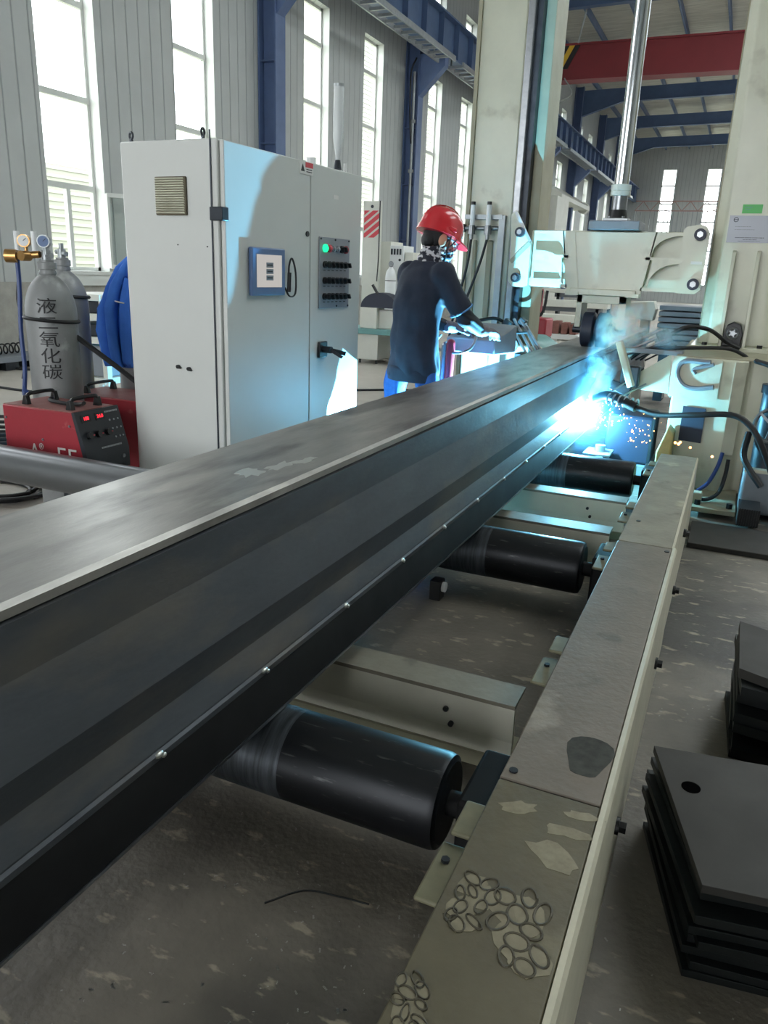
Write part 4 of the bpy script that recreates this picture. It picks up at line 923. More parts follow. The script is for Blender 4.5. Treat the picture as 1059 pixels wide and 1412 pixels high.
# switch panel
PY0, PY1, PZ0, PZ1 = .70, .985, 1.155, 1.51
mb = MB(); mb.box(0, .006, PY0, PY1, PZ0, PZ1); sp = part('switch_panel', mb, M['plate_grey'], t, bevel=.002, label='aluminium switch panel')
def knob(y, z, m_, r, kind):
    mb = MB(); mb.cyl((.006, y, z), (.014, y, z), r+.005, n=20)
    if kind == 'lamp': mb.sph((.014, y, z), r, 14, (.6, 1, 1))
    else: mb.cyl((.014, y, z), (.026, y, z), r, n=18); mb.obox((.030, y, z), (.016, .007, r*1.9), (R(25), 0, 0))
    return mb
cols = [.745+.039*i for i in range(6)]
row1 = [('green_led', .015, 'lamp', 'green_lamp'), ('warn_red', .014, 'lamp', 'red_lamp'), ('plate_grey', .011, 'lamp', 'dim_lamp'), ('plate_grey', .011, 'lamp', 'dim_lamp'), ('black', .014, 'knob', 'selector_switch'), ('red', .015, 'lamp', 'stop_button')]
for y, (m_, r, kd, nm) in zip(cols, row1): part(nm, knob(y, 1.455, M[m_], r, kd), M[m_], sp)
for j, z in enumerate((1.375, 1.295, 1.215)):
    for i, y in enumerate(cols):
        part('selector_switch', knob(y, z, M['black'], .0125, 'knob'), M['black'], sp)
        mb = MB(); mb.box(.006, .0066, y-.010, y+.010, z-.030, z-.026); part('switch_caption', mb, M['ink'], sp, smooth=0)
for y, z in ((PY0+.01, PZ1-.01), ((PY0+PY1)/2, PZ1-.01), (PY1-.01, PZ1-.01), (PY1-.01, PZ0+.01), ((PY0+PY1)/2+.02, PZ0+.01)):
    mb = MB(); mb.cyl((.005, y, z), (.009, y, z), .005, n=10); part('panel_screw', mb, M['dark_steel'], sp)
# main switch handle
mb = MB(); mb.box(0, .012, .70, .775, .90, .985); ms = part('main_switch', mb, M['black'], t, bevel=.006, label='black main switch')
mb = MB(); mb.cyl((.012, .737, .943), (.05, .737, .943), .018, n=16); mb.bar((.045, .737, .943), (.085, .80, .922), .016, .022); mb.bar((.045, .737, .943), (.09, .765, .905), .012, .016); part('rotary_handle', mb, M['dark_steel'], ms)
# bring the cabinet's children to its full width and depth
for o in list(t.children)+[g for c in t.children for g in c.children]:
    o.data.transform(Matrix.Diagonal((1.236, 1.112, 1, 1)))
# clear tower lamp
t = thing('signal_lamp', 'clear glass signal lamp tube standing on the control cabinet', 'signal lamp', (-2.03, 3.87, CH))
mb = MB(); mb.cyl((-2.03, 3.87, CH), (-2.03, 3.87, CH+.045), .022, .014, n=18); part('lamp_foot', mb, M['dark_steel'], t, world=True)
mb = MB(); mb.lathe([(.010, .045), (.013, .07), (.024, .13), (.027, .16), (.027, .385), (.024, .39), (.024, .16), (.010, .07)], (-2.03, 3.87, CH), 26); part('clear_tube', mb, M['clear'], t, world=True)
mb = MB(); mb.cyl((-2.03, 3.87, CH+.385), (-2.03, 3.87, CH+.40), .027, n=24); part('lamp_cap', mb, M['galv'], t, world=True)
mb = MB(); mb.cyl((-2.03, 3.87, CH+.05), (-2.03, 3.87, CH+.37), .009, n=12); part('inner_rod', mb, M['white'], t, world=True)

# ------------------------------------------------------------------ red welders
def make_welder(name, label, x0, y0, L_, W_, h, z0, detail):
    t = thing(name, label, 'welding machine', (x0+L_/2, y0+W_/2, z0), 0, 'red welding machines')
    mb = MB(); mb.ext([(x0, y0, z0), (x0+L_-.02, y0, z0), (x0+L_-.02, y0, h-.19), (x0+L_-.07, y0, h), (x0, y0, h)], (0, W_, 0)); part('case', mb, M['red'], t, world=True, bevel=.006)
    mb = MB(); mb.box(x0+.004, x0+L_-.075, y0+.004, y0+W_-.004, h, h+.003); part('lid', mb, M['dust_red'], t, world=True, smooth=0)
    # front: sloped panel + lower grille
    mb = MB(); mb.ext([(x0+L_-.073, y0-.002, h+.001), (x0+L_-.055, y0-.002, h+.004), (x0+L_, y0-.002, h-.19), (x0+L_, y0-.002, z0+.02), (x0+L_-.025, y0-.002, z0+.02), (x0+L_-.025, y0-.002, h-.19)], (0, W_+.004, 0)); fp = part('front_panel', mb, M['panel_dark'], t, world=True, smooth=20)
    # points on slope
    a = Vector((x0+L_-.055, 0, h+.004)); b = Vector((x0+L_, 0, h-.19)); d = (b-a); nv = Vector((-d.z, 0, d.x)).normalized()*-1
    if nv.x < 0: nv = -nv
    P = lambda u, v, o=0: a+d*v+Vector((0, y0+u*W_, 0))+nv*o
    tilt = -math.atan2(d.x, -d.z)
    if detail:
        for u in (.20, .52):
            mb = MB(); mb.obox(P(u, .17, .001), (.004, .055, .034), (0, tilt, 0)); part('display_frame', mb, M['black'], fp, world=True)
            m2 = text_mb('188' if u < .3 else '24.0', .022, .0006); m2.xf(Matrix.Translation(P(u, .17, .0035)) @ Matrix.Rotation(tilt, 4, 'Y') @ Matrix(((0, 0, 1, 0), (1, 0, 0, 0), (0, 1, 0, 0), (0, 0, 0, 1)))); part('red_digits', m2, M['led'], fp, world=True, smooth=0, label='glowing red digits')
        for u in (.17, .38, .60):
            mb = MB(); mb.cyl(P(u, .56, 0), P(u, .56, .018), .016, n=18); part('dial', mb, M['black'], fp, world=True)
            mb = MB(); mb.obox(P(u+.05, .56, .0165), (.006, .008, .004), (0, tilt, 0)); part('dial_mark', mb, M['warn_red'], fp, world=True, smooth=0)
        for u, v in ((.72, .3), (.82, .3), (.92, .3), (.74, .5), (.84, .5), (.94, .5), (.76, .7), (.86, .7), (.94, .7)):
            mb = MB(); mb.cyl(P(u, v, 0), P(u, v, .003), .0045, n=8); part('indicator', mb, M['galv'], fp, world=True)
        for v, u0, u1 in ((.10, .66, .95), (.88, .38, .85)):
            mb = MB(); u = u0
            while u < u1: mb.obox(P(u, v, .0015), (.002, .006, .008), (0, tilt, 0)); u += .035
            part('panel_print', mb, M['galv'], fp, world=True, smooth=0)
        for u in (.12, .85):
            mb = MB(); mb.cyl((x0+L_, y0+u*W_, h-.225), (x0+L_+.006, y0+u*W_, h-.225), .009, n=12); part('panel_screw', mb, M['steel'], fp, world=True)
        for k in range(2):
            for j in range(7):
                mb = MB(); yy = y0+W_*(.1+.45*k); mb.box(x0+L_-.002, x0+L_+.004, yy, yy+W_*.32, h-.27-.022*j, h-.262-.022*j); part('grille_slot', mb, M['black'], fp, world=True, smooth=0)
        for x, z in ((x0+.02, h-.06), (x0+L_-.09, h-.06), (x0+.24, h-.14)):
            mb = MB(); mb.cyl((x, y0-.004, z), (x, y0+.002, z), .006, n=10); part('case_screw', mb, M['steel'], t, world=True)
        # half-hidden white lettering near the bottom of the side
        for body, x in (('A', .185), ('®', .228), ('E', .35), ('E', .415)):
            m2 = text_mb(body, .105 if body != '®' else .04, .0006)
            m2.xf(Matrix.Translation((x0+x, y0-.003, h-.205+(.03 if body == '®' else 0))) @ Matrix.Rotation(R(90), 4, 'X') @ Matrix.Diagonal((1.15 if body == 'E' else .9, 1, 1, 1))); part('white_letter', m2, M['sticker'], t, world=True, smooth=0)
    for xx in (x0+.10, x0+L_-.13):
        mb = MB(); mb.tube([(xx, y0+.05, h), (xx+.004, y0+.055, h+.04), (xx+.01, y0+.08, h+.052), (xx+.01, y0+W_-.08, h+.052), (xx+.004, y0+W_-.055, h+.04), (xx, y0+W_-.05, h)], .009, 8, 3); hd = part('carry_handle', mb, M['black'], t, world=True)
        for yy in (y0+.05, y0+W_-.05):
            mb = MB(); mb.ext([(xx-.018, yy-.012, h), (xx+.022, yy-.012, h), (xx+.012, yy-.012, h+.045), (xx-.004, yy-.012, h+.045)], (0, .024, 0)); part('handle_foot', mb, M['black'], hd, world=True, bevel=.003)
    return t
WELD1 = make_welder('welding_machine', 'red welding machine with two red digit displays, in front of the lettered gas cylinder', -3.06, 2.525, .50, .265, .70, .40, True)
t = thing('welder_stand', 'low steel stand under the front red welder', 'stand', (-2.7, 2.66, 0))
mb = MB(); mb.box(-3.04, -2.58, 2.55, 2.77, .375, .40); part('tray', mb, M['dark_steel'], t, world=True, smooth=0)
mb = MB(); mb.box(-2.78, -2.62, 2.58, 2.74, 0, .375); part('pedestal_post', mb, M['dark_steel'], t, world=True, smooth=0)
WELD2 = make_welder('welding_machine', 'second red welding machine partly hidden behind the grey control cabinet', -3.29, 3.13, .66, .30, .655, .0, False)
mb = MB()
for i in range(22): mb.box(-2.60+.011*(i % 2)*0, -2.585, 3.128, 3.132, .36+.012*i, .366+.012*i)
for j in range(2):
    mb = MB()
    for i in range(20): mb.box(-2.80+.09*j, -2.785+.09*j+.04*j, 3.124, 3.13, .25+.0125*i, .256+.0125*i)
    part('vent_slots', mb, M['dust_red'], WELD2, world=True, smooth=0)
mb = MB(); mb.tube([(-2.93, 2.7, .72), (-2.90, 2.66, .715), (-2.80, 2.64, .714), (-2.72, 2.66, .714), (-2.66, 2.63, .73)], .009, 7)
solo('lid_cable', mb, M['rubber'], 'black lead lying across the lid of the front red welder', 'cable', (-2.8, 2.66, .703))

# ------------------------------------------------------------------ gas cylinders
def cyl_prof(r, h): 
    pr = [(0, 0), (r*.93, 0), (r, .02), (r, h-.26)]
    for a in range(1, 9):
        q = a/8*math.pi/2*.9; pr.append((r*math.cos(q)*.80+r*.20*math.cos(q*1.1) if a < 8 else r*.34, h-.26+.20*math.sin(q)))
    pr += [(r*.30, h-.045), (r*.36, h-.043), (r*.36, h-.012), (r*.28, h-.010), (r*.28, h), (0, h)]
    return pr
CHARS = '液二氧化碳'
def gas(label, x, y, r, h, chars=None, face=0, strap=None, rotz=0):
    t = thing('gas_cylinder', label, 'gas cylinder', (x, y, 0), 0, 'grey gas cylinders')
    mb = MB(); mb.lathe(cyl_prof(r, h), (x, y, 0), 40); part('body', mb, M['gas_grey'], t, world=True, smooth=50)
    mb = MB(); mb.cyl((x, y, h), (x, y, h+.045), .022, n=14); mb.cyl((x, y, h+.045), (x, y, h+.075), .013, n=12); mb.cyl((x, y, h+.02), (x+.055, y-.02, h+.02), .013, n=12); mb.cyl((x-.04, y, h+.03), (x, y, h+.03), .012, n=12)
    part('valve', mb, M['galv'], t, world=True)
    if chars:
        for ch, z in chars:
            m2 = text_mb(ch, .080, .0008)
            bmesh.ops.triangulate(m2.bm, faces=m2.bm.faces[:])
            for _ in range(2):
                es = [e for e in m2.bm.edges if e.calc_length() > .012]
                if es: bmesh.ops.subdivide_edges(m2.bm, edges=es, cuts=1); bmesh.ops.triangulate(m2.bm, faces=m2.bm.faces[:])
            for v in m2.bm.verts:
                th = face+v.co.x/r*1.25; rr_ = r+.0012+v.co.z
                v.co = Vector((x+rr_*math.sin(th), y-rr_*math.cos(th), z+v.co.y))
            part('painted_character', m2, M['ink'], t, world=True, smooth=0)
    if strap:
        mb = MB(); mb.ring((x, y, strap), (.06, .05, 1), r+.004, .010, 40, 6); part('strap', mb, M['rubber'], t, world=True)
    return t
GX1, GY1 = -3.165, 2.96
FACE = math.atan2(-GX1, -GY1*-1)  # turn the writing toward the aisle
g1 = gas('grey gas cylinder with painted Chinese characters and brass regulator, nearest the wall corner', GX1, GY1, .123, 1.345, [(c, z) for c, z in zip(CHARS, (1.125, 1.045, .965, .885, .805))], face=.66, strap=1.06)
g2 = gas('bare grey gas cylinder standing just behind the lettered one', -3.485, 3.37, .122, 1.36, None, strap=1.16)
g3 = gas('grey gas cylinder draped with the blue jacket beside the control cabinet', -3.24, 3.68, .125, 1.33, [('化', .80), ('碳', .70)], face=.75, strap=1.07)
# regulator on the first
t = thing('gas_regulator', 'brass gas regulator with two dials on the lettered gas cylinder', 'regulator', (GX1-.06, GY1-.03, 1.37))
mb = MB(); mb.cyl((GX1-.15, GY1-.07, 1.355), (GX1-.02, GY1-.02, 1.37), .017, n=14); mb.cyl((GX1-.175, GY1-.085, 1.358), (GX1-.125, GY1-.06, 1.358), .032, n=18); mb.cyl((GX1-.07, GY1-.04, 1.36), (GX1-.07, GY1-.09, 1.36), .024, n=16); part('brass_body', mb, M['brass'], t, world=True)
for dx, m_, nm in ((-.085, 'brass', 'gauge'), (.045, 'hose_blue', 'gauge')):
    c = Vector((GX1+dx, GY1-.04, 1.43)); mb = MB(); mb.cyl(c, c+Vector((.02, -.032, 0)), .03, n=22); mb.cyl(c+Vector((0, 0, -.06)), c+Vector((0, 0, -.02)), .009, n=10); gg = part('gauge', mb, M['brass'] if dx < 0 else M['galv'], t, world=True)
    mb = MB(); mb.cyl(c+Vector((.02, -.032, 0)), c+Vector((.021, -.0335, 0)), .025, n=22); part('dial_face', mb, M['white'] if dx < 0 else M['screen_blue'], gg, world=True, label=None if dx < 0 else 'pale blue dial')
    mb = MB(); e = c+Vector((.0215, -.0342, 0)); mb.bar(e, e+Vector((.011, .007, .012)), .003, .002); part('needle', mb, M['ink'], gg, world=True, smooth=0)
for dx in (-.125, -.01):
    mb = MB(); mb.cyl((GX1+dx, GY1-.055, 1.385), (GX1+dx, GY1-.055, 1.475), .014, n=14); part('flow_tube', mb, M['white'], t, world=True)
mb = MB(); mb.tube([(GX1-.13, GY1-.06, 1.35), (GX1-.135, GY1-.06, 1.2), (GX1-.12, GY1-.09, 1.0), (GX1-.085, GY1-.12, .82), (GX1-.06, GY1-.16, .70), (GX1+.0, GY1-.2, .72)], .011, 8)
solo('gas_hose', mb, M['hose_blue'], 'blue gas hose dropping from the brass regulator along the lettered cylinder', 'hose', (GX1-.13, GY1-.06, 1.35))
mb = MB(); mb.tube([(GX1-.14, GY1-.05, 1.3), (GX1-.17, GY1-.05, 1.15), (GX1-.15, GY1-.05, 1.05), (GX1-.17, GY1-.06, .95), (GX1-.16, GY1-.05, .85), (GX1-.19, GY1-.05, .75)], .005, 6)
solo('thin_lead', mb, M['rubber'], 'thin dark heater lead hanging left of the blue gas hose', 'cable', (GX1-.15, GY1-.05, 1.3))
mb = MB(); mb.tube([(GX1+.10, GY1+.05, .98), (GX1+.22, GY1+.14, .86), (GX1+.34, GY1+.22, .74), (GX1+.42, GY1+.26, .655)], .013, 8)
solo('ground_lead', mb, M['rubber'], 'black lead slanting from the lettered cylinder down to the second welder', 'cable', (GX1+.2, GY1+.14, .86))

# jacket draped over the third cylinder
t = thing('work_jacket', 'blue work jacket hung over the gas cylinder beside the cabinet', 'jacket', (-3.28, 3.55, .8))
def drape(cx, cy, pts, n=64, folds=9, seed=0, k=.018):
    """cloth body: rings (z, half width x, half depth y, shift x, shift y) with vertical folds"""
    rings = []
    for z, a, b, sx, sy in pts:
        rg = []
        for i in range(n):
            th = 2*math.pi*i/n; f = 1+k/ max(a, .03)*math.sin(folds*th+seed+z*3)+.6*k/max(a, .03)*math.sin(2*folds*th+1.3+z*14)*math.sin(z*9)
            rg.append((cx+sx+a*f*math.cos(th), cy+sy+b*f*math.sin(th), z+.01*math.sin(3*th+seed)))
        rings.append(rg)
    mb = MB(); mb.loft(rings); return mb
mb = drape(-3.20, 3.53, [(1.42, .03, .03, .08, .12), (1.40, .055, .05, .06, .10), (1.33, .07, .07, .03, .05), (1.22, .075, .09, -.01, .02), (1.10, .088, .10, -.048, 0), (.98, .092, .10, -.05, -.01), (.86, .088, .09, -.045, -.01), (.80, .083, .08, -.042, -.01), (.775, .078, .07, -.04, -.01)], n=96, folds=6, k=.026)
part('jacket_body', mb, M['jacket'], t, world=True, smooth=80)
mb = drape(-3.20, 3.46, [(1.26, .035, .045, .06, .08), (1.12, .042, .05, .045, .05), (.95, .042, .045, .04, .04), (.86, .038, .04, .035, .04), (.81, .032, .035, .03, .04), (.79, .028, .03, .03, .04)], 32, 5, 2, .007)
part('sleeve', mb, M['jacket'], t, world=True, smooth=80)
mb = drape(-3.27, 3.50, [(1.05, .030, .04, .17, .06), (.98, .042, .045, .185, .05), (.92, .048, .045, .20, .04), (.905, .044, .04, .20, .04)], 32, 5, 1, .008)
part('sleeve', mb, M['jacket'], t, world=True, smooth=80)
mb = drape(-3.27, 3.50, [(.92, .049, .046, .20, .04), (.90, .049, .046, .202, .04), (.875, .046, .044, .205, .04)], 32, 5, 1, .004); part('cuff', mb, M['jacket_dark'], t, world=True, smooth=80)
mb = MB(); mb.tube([(-3.20, 3.445, 1.14), (-3.17, 3.445, 1.135), (-3.135, 3.45, 1.13)], .004, 6); part('piping', mb, M['sticker'], t, world=True)

# pale rack behind the cylinders
t = thing('storage_rack', 'pale steel rack with dark bays behind the gas cylinders under the window', 'rack', (-4.6, 4.9, 0))
mb = MB()
for x in (-5.0, -4.55): mb.box(x-.025, x+.025, 4.75, 4.80, 0, 1.09); mb.box(x-.025, x+.025, 5.15, 5.2, 0, 1.09)
for z in (.40, .72, .90, 1.05): mb.box(-5.0, -4.55, 4.74, 5.2, z, z+.05)
part('frame', mb, M['pale'], t, world=True, bevel=.004)
for z, m_ in ((.95, 'dark_steel'), (.77, 'dark_steel'), (.45, 'grey_lid')):
    mb = MB(); mb.box(-4.95, -4.6, 4.8, 5.15, z, z+.10 if z > .5 else z+.25); part('stored_box', mb, M[m_], t, world=True, bevel=.01)
mb = MB(); mb.box(-3.75, -3.5, 4.2, 4.4, 0, .62); solo('yellow_case', mb, M['yellow'], 'small yellow box showing under the blue jacket behind the second welder', 'box', (-3.6, 4.3, 0), bevel=.02)
# ------------------------------------------------------------------ the worker
def fuse(mb, voxel, smooth=4, disp=None):
    """weld overlapping shapes into one continuous surface"""
    bmesh.ops.recalc_face_normals(mb.bm, faces=mb.bm.faces[:])
    me = bpy.data.meshes.new('fuse'); mb.bm.to_mesh(me); mb.bm.free()
    o = bpy.data.objects.new('fuse', me); COL.objects.link(o)
    r = o.modifiers.new('r', 'REMESH'); r.mode = 'VOXEL'; r.voxel_size = voxel
    if smooth: s = o.modifiers.new('s', 'SMOOTH'); s.factor = .5; s.iterations = smooth
    bpy.context.view_layer.update()
    m2 = bpy.data.meshes.new_from_object(o.evaluated_get(bpy.context.evaluated_depsgraph_get()))
    out = MB(); out.bm.from_mesh(m2)
    bpy.data.objects.remove(o); bpy.data.meshes.remove(me); bpy.data.meshes.remove(m2)
    if disp:
        out.bm.normal_update()
        for v in out.bm.verts: v.co += v.normal*disp(v.co)
    return out
def limb(mb, pts, n=14):
    """tapered limb through (point, radius) joints"""
    for (a, ra), (b, rb) in zip(pts, pts[1:]):
        mb.cyl(a, b, ra, rb, n=n)
    for p, r in pts: mb.sph(p, r, n)
    return mb
def torso(mb, rings, n=28):
    mb.loft([[(cx+rx*math.cos(2*math.pi*k/n), cy_+ry*math.sin(2*math.pi*k/n), z) for k in range(n)] for z, rx, ry, cx, cy_ in rings]); return mb

WPOS = (-1.774, 4.42, 0); WROT = R(-33)
t = thing('person', 'worker in red hard hat and navy shirt, back turned, hands on the control pedestal', 'person', WPOS, WROT)
hipR, kneeR, ankR = (.10, .0, .90), (.175, .04, .48), (.19, -.01, .09)
hipL, kneeL, ankL = (-.11, .0, .90), (-.27, .03, .48), (-.36, .0, .09)
shR, elR, wrR = (.175, .055, 1.345), (.235, .20, 1.10), (.175, .36, 1.035)
shL, elL, wrL = (-.175, .06, 1.345), (-.26, .17, 1.09), (-.17, .37, 1.03)
HC = Vector((0, .145, 1.545)); TILT = R(-22)     # head centre and nod (nose toward +y, down)
hm = Matrix.Translation(HC) @ Matrix.Rotation(TILT, 4, 'X') @ Matrix.Rotation(R(-14), 4, 'Z')
hp = lambda x, y, z: hm @ Vector((x, y, z))
mb = MB()
for h, k, a in ((hipR, kneeR, ankR), (hipL, kneeL, ankL)):
    limb(mb, [(h, .062), (k, .05), ((k[0], k[1]-.03, .33), .055), (a, .04)]); mb.sph((a[0], a[1]+.07, .05), .045, 14, (.9, 2.4, .85))
torso(mb, [(.86, .12, .085, 0, 0), (.95, .145, .10, 0, 0), (1.08, .14, .095, 0, .01), (1.22, .165, .105, 0, .025), (1.33, .165, .10, 0, .045), (1.40, .10, .075, 0, .065), (1.44, .055, .06, 0, .085)])
limb(mb, [((0, .08, 1.41), .055), ((0, .115, 1.49), .052)])
for s, e, w_ in ((shR, elR, wrR), (shL, elL, wrL)): limb(mb, [(s, .058), (e, .042), (w_, .028)])
hd = MB(); hd.sph((0, 0, .015), 1, 22, (.075, .093, .105)); hd.sph((0, .035, -.055), 1, 18, (.055, .062, .07)); hd.sph((0, .098, -.02), .014, 10, (.8, 1.1, 1.7)); hd.sph((0, .1, -.038), .014, 10); hd.sph((0, .075, -.10), .022, 10)
for s in (-1, 1): hd.sph((s*.03, .088, .0), .016, 10, (1.2, .5, .6)); hd.sph((s*.078, -.005, -.015), 1, 14, (.012, .022, .034), (0, 0, s*-.4))
hd.sph((0, .094, -.068), .02, 10, (1.1, .5, .35))
hd.xf(hm); me_ = bpy.data.meshes.new('h'); hd.bm.to_mesh(me_); mb.bm.from_mesh(me_)
body = part('body', fuse(mb, .0075, 3), M['skin'], t, smooth=80)
# right ear in front of the mask
mb = MB(); mb.sph((.086, -.008, -.018), 1, 16, (.010, .024, .037), (0, 0, -.35)); mb.sph((.094, -.002, -.016), 1, 12, (.006, .011, .020), (0, 0, -.35)); mb.xf(hm); part('ear', mb, M['skin'], t, smooth=80)
# eyes
for s in (-1, 1):
    mb = MB(); mb.sph((s*.03, .092, .002), .011, 12); mb.xf(hm); ey = part('eye', mb, M['white'], t, smooth=80)
    mb = MB(); mb.sph((s*.03, .0995, .001), .0055, 10); mb.xf(hm); part('pupil', mb, M['ink'], ey, smooth=80)
# hair under the helmet
mb = MB(); mb.sph((0, -.012, .02), 1, 24, (.083, .094, .10)); mb.sph((0, -.055, -.02), 1, 18, (.062, .05, .06))
bmesh.ops.bisect_plane(mb.bm, geom=mb.bm.verts[:]+mb.bm.edges[:]+mb.bm.faces[:], plane_co=(0, .035, 0), plane_no=(0, 1, -.5), clear_outer=True)
mb.xf(hm); part('hair', mb, M['hair'], t, smooth=80)
# patterned scarf mask round the lower face and neck
mb = MB(); mb.sph((0, .012, -.035), 1, 24, (.083, .098, .088)); mb.sph((0, .06, -.07), 1, 18, (.058, .056, .06)); mb.sph((0, .10, -.035), .02, 10, (1, 1, 1.3))
bmesh.ops.bisect_plane(mb.bm, geom=mb.bm.verts[:]+mb.bm.edges[:]+mb.bm.faces[:], plane_co=(0, .1, -.012), plane_no=(0, .30, 1), clear_outer=True)
mb.xf(hm)
torso(mb, [(1.385, .098, .088, 0, .07), (1.425, .083, .080, 0, .085), (1.46, .074, .076, 0, .10), (1.50, .072, .078, 0, .115)])
part('scarf_mask', fuse(mb, .008, 2, lambda c: .004*math.sin(c.z*190+c.x*60)), M['scarf'], t, smooth=80, label='black and white patterned scarf mask')
# glasses arm
mb = MB(); mb.tube([(.084, .0, .006), (.082, .05, .008), (.066, .092, .004)], .0028, 6); mb.ring((.032, .108, -.004), (.1, 1, 0), .020, .003, 20, 6); mb.ring((-.032, .108, -.004), (-.1, 1, 0), .020, .003, 20, 6); mb.bar((-.012, .114, 0), (.012, .114, 0), .004, .004); mb.xf(hm); part('glasses', mb, M['black'], t)
# hard hat
hat = MB(); n = 40; rings = []
for k in range(9):
    q = k/8*math.pi/2; rz_q = math.cos(q)
    rg = []
    for i in range(n):
        th = 2*math.pi*i/n; x, y = math.cos(th), math.sin(th)
        bulge = .010*max(0, 1-abs(x)/.32)*math.sin(min(q*1.6, math.pi/2))*1.0
        rg.append((.112*x*(rz_q**.82), -.008+.140*y*(rz_q**.82), .045+(.138+bulge)*math.sin(q)**.95))
    rings.append(rg)
rings[-1] = [(.004*math.cos(2*math.pi*i/n), -.008+.004*math.sin(2*math.pi*i/n), rings[-1][0][2]) for i in range(n)]
low = [(.117*math.cos(2*math.pi*i/n), -.008+(.145)*math.sin(2*math.pi*i/n), .036) for i in range(n)]
low2 = [(.119*math.cos(2*math.pi*i/n), -.008+(.147)*math.sin(2*math.pi*i/n), .018+.012*math.sin(2*math.pi*i/n)) for i in range(n)]
inn = [(.110*math.cos(2*math.pi*i/n), -.008+(.137)*math.sin(2*math.pi*i/n), .018+.012*math.sin(2*math.pi*i/n)) for i in range(n)]
hat.loft([inn, low2, low]+rings)
hat.xf(hm); helmet = part('hard_hat', hat, M['helmet'], t, smooth=60, label='glossy red hard hat')
mb = MB(); pr = []
for yy, zz, k in ((.0, .0, 0),):
    top = []; bot = []
    for i in range(15):
        a = R(25)+R(130)*i/14; c, s = math.cos(a), math.sin(a); f = math.sin((a-R(25))/R(130)*math.pi)
        top.append([(.112*c, -.008+.138*s, .034), (.118*c, -.008+(.145+.055*f)*s, .022-.006*f), (.118*c, -.008+(.145+.055*f)*s, .016-.006*f), (.112*c, -.008+.138*s, .024)])
    mb.loft(top)
mb.xf(hm); part('peak', mb, M['helmet'], helmet, smooth=50)
mb = MB(); mb.loft([[(x, -.008+.137*math.cos(q)*f, .047+.147*math.sin(q)) for x, f in ((-.017, 1), (-.012, 1.03), (.012, 1.03), (.017, 1))] for q in [R(12)+R(150)*k/18 for k in range(19)]]); mb.xf(hm); part('crown_ridge', mb, M['helmet'], helmet, smooth=40)
mb = MB()
mb.obox((.112, .02, .055), (.012, .05, .022), (0, -.15, -.15)); mb.xf(hm); part('side_slot', mb, M['helmet'], helmet, bevel=.004)
mb = MB(); mb.tube([(.094, .03, .03), (.090, .035, -.03), (.070, .05, -.09), (.03, .075, -.128)], .0045, 6); mb.tube([(.090, .075, .03), (.088, .055, -.02), (.086, .04, -.045)], .0045, 6); mb.xf(hm); part('chin_strap', mb, M['black'], helmet, smooth=60)

# clothing
nz = lambda c, s, a: a*(mnoise.noise(Vector((c.x*s, c.y*s, c.z*s*.6)))+.5*mnoise.noise(Vector((c.x*s*2.1+3, c.y*s*2.1, c.z*s*1.1))))
mb = MB()
torso(mb, [(.745, .185, .135, 0, 0), (.80, .195, .14, 0, 0), (.92, .185, .13, 0, .0), (1.05, .178, .125, 0, .005), (1.18, .188, .132, 0, .015), (1.29, .195, .128, 0, .035), (1.365, .165, .112, 0, .05), (1.405, .11, .088, 0, .065), (1.425, .085, .08, 0, .075)])
for s, e in ((shR, elR), (shL, elL)):
    s, e = Vector(s), Vector(e); m_ = s.lerp(e, .80)
    limb(mb, [(s, .078), (s.lerp(e, .4), .072)]); mb.cyl(s.lerp(e, .35), m_, .070, .074, n=18)
def folds(c):
    f = nz(c, 9, .012)
    if c.z < 1.15: f += .007*math.sin((c.x*30+c.y*22)+c.z*26)*(1.15-c.z)/.35
    return f
shirt = part('shirt', fuse(mb, .011, 3, folds), M['shirt'], t, smooth=80, label='loose navy work shirt')
mb = MB()
s, e = Vector(shR), Vector(elR); d = (e-s).normalized(); m_ = s.lerp(e, .80)
mb.ring(m_, d, .070, .006, 24, 6); part('sleeve_hem', mb, M['sleeve_lit'], shirt, smooth=80)  # pale blue hem: arc light painted onto the navy sleeve edge
for s, e, w_ in ((shR, elR, wrR), (shL, elL, wrL)):
    s, e, w_ = Vector(s), Vector(e), Vector(w_)
    mb = MB(); limb(mb, [(s.lerp(e, .5), .056), (e, .052), (e.lerp(w_, .5), .047), (w_, .037)]); part('arm_sleeve', fuse(mb, .009, 2, lambda c: .003*math.sin(c.z*150+c.y*60)), M['sleeve'], t, smooth=80, label='black arm sleeve')
mb = MB(); torso(mb, [(.80, .15, .105, 0, 0), (.88, .155, .105, 0, 0), (.98, .145, .10, 0, 0)])
for h, k, a in ((hipR, kneeR, ankR), (hipL, kneeL, ankL)): limb(mb, [((h[0]*.75, 0, .88), .085), (Vector(h).lerp(Vector(k), .38), .078), (k, .066), ((k[0], k[1]-.03, .3), .066), ((a[0], a[1], .12), .068)])
part('trousers', fuse(mb, .013, 3, lambda c: nz(c, 10, .012)+.006*math.sin(c.x*70+c.y*40)), M['trouser'], t, smooth=80)
mb = MB(); torso(mb, [(.725, .184, .137, 0, 0), (.76, .19, .14, 0, 0), (.79, .188, .138, 0, 0), (.81, .182, .132, 0, 0)]); part('shirt_hem', mb, M['shirt'], shirt, smooth=80)
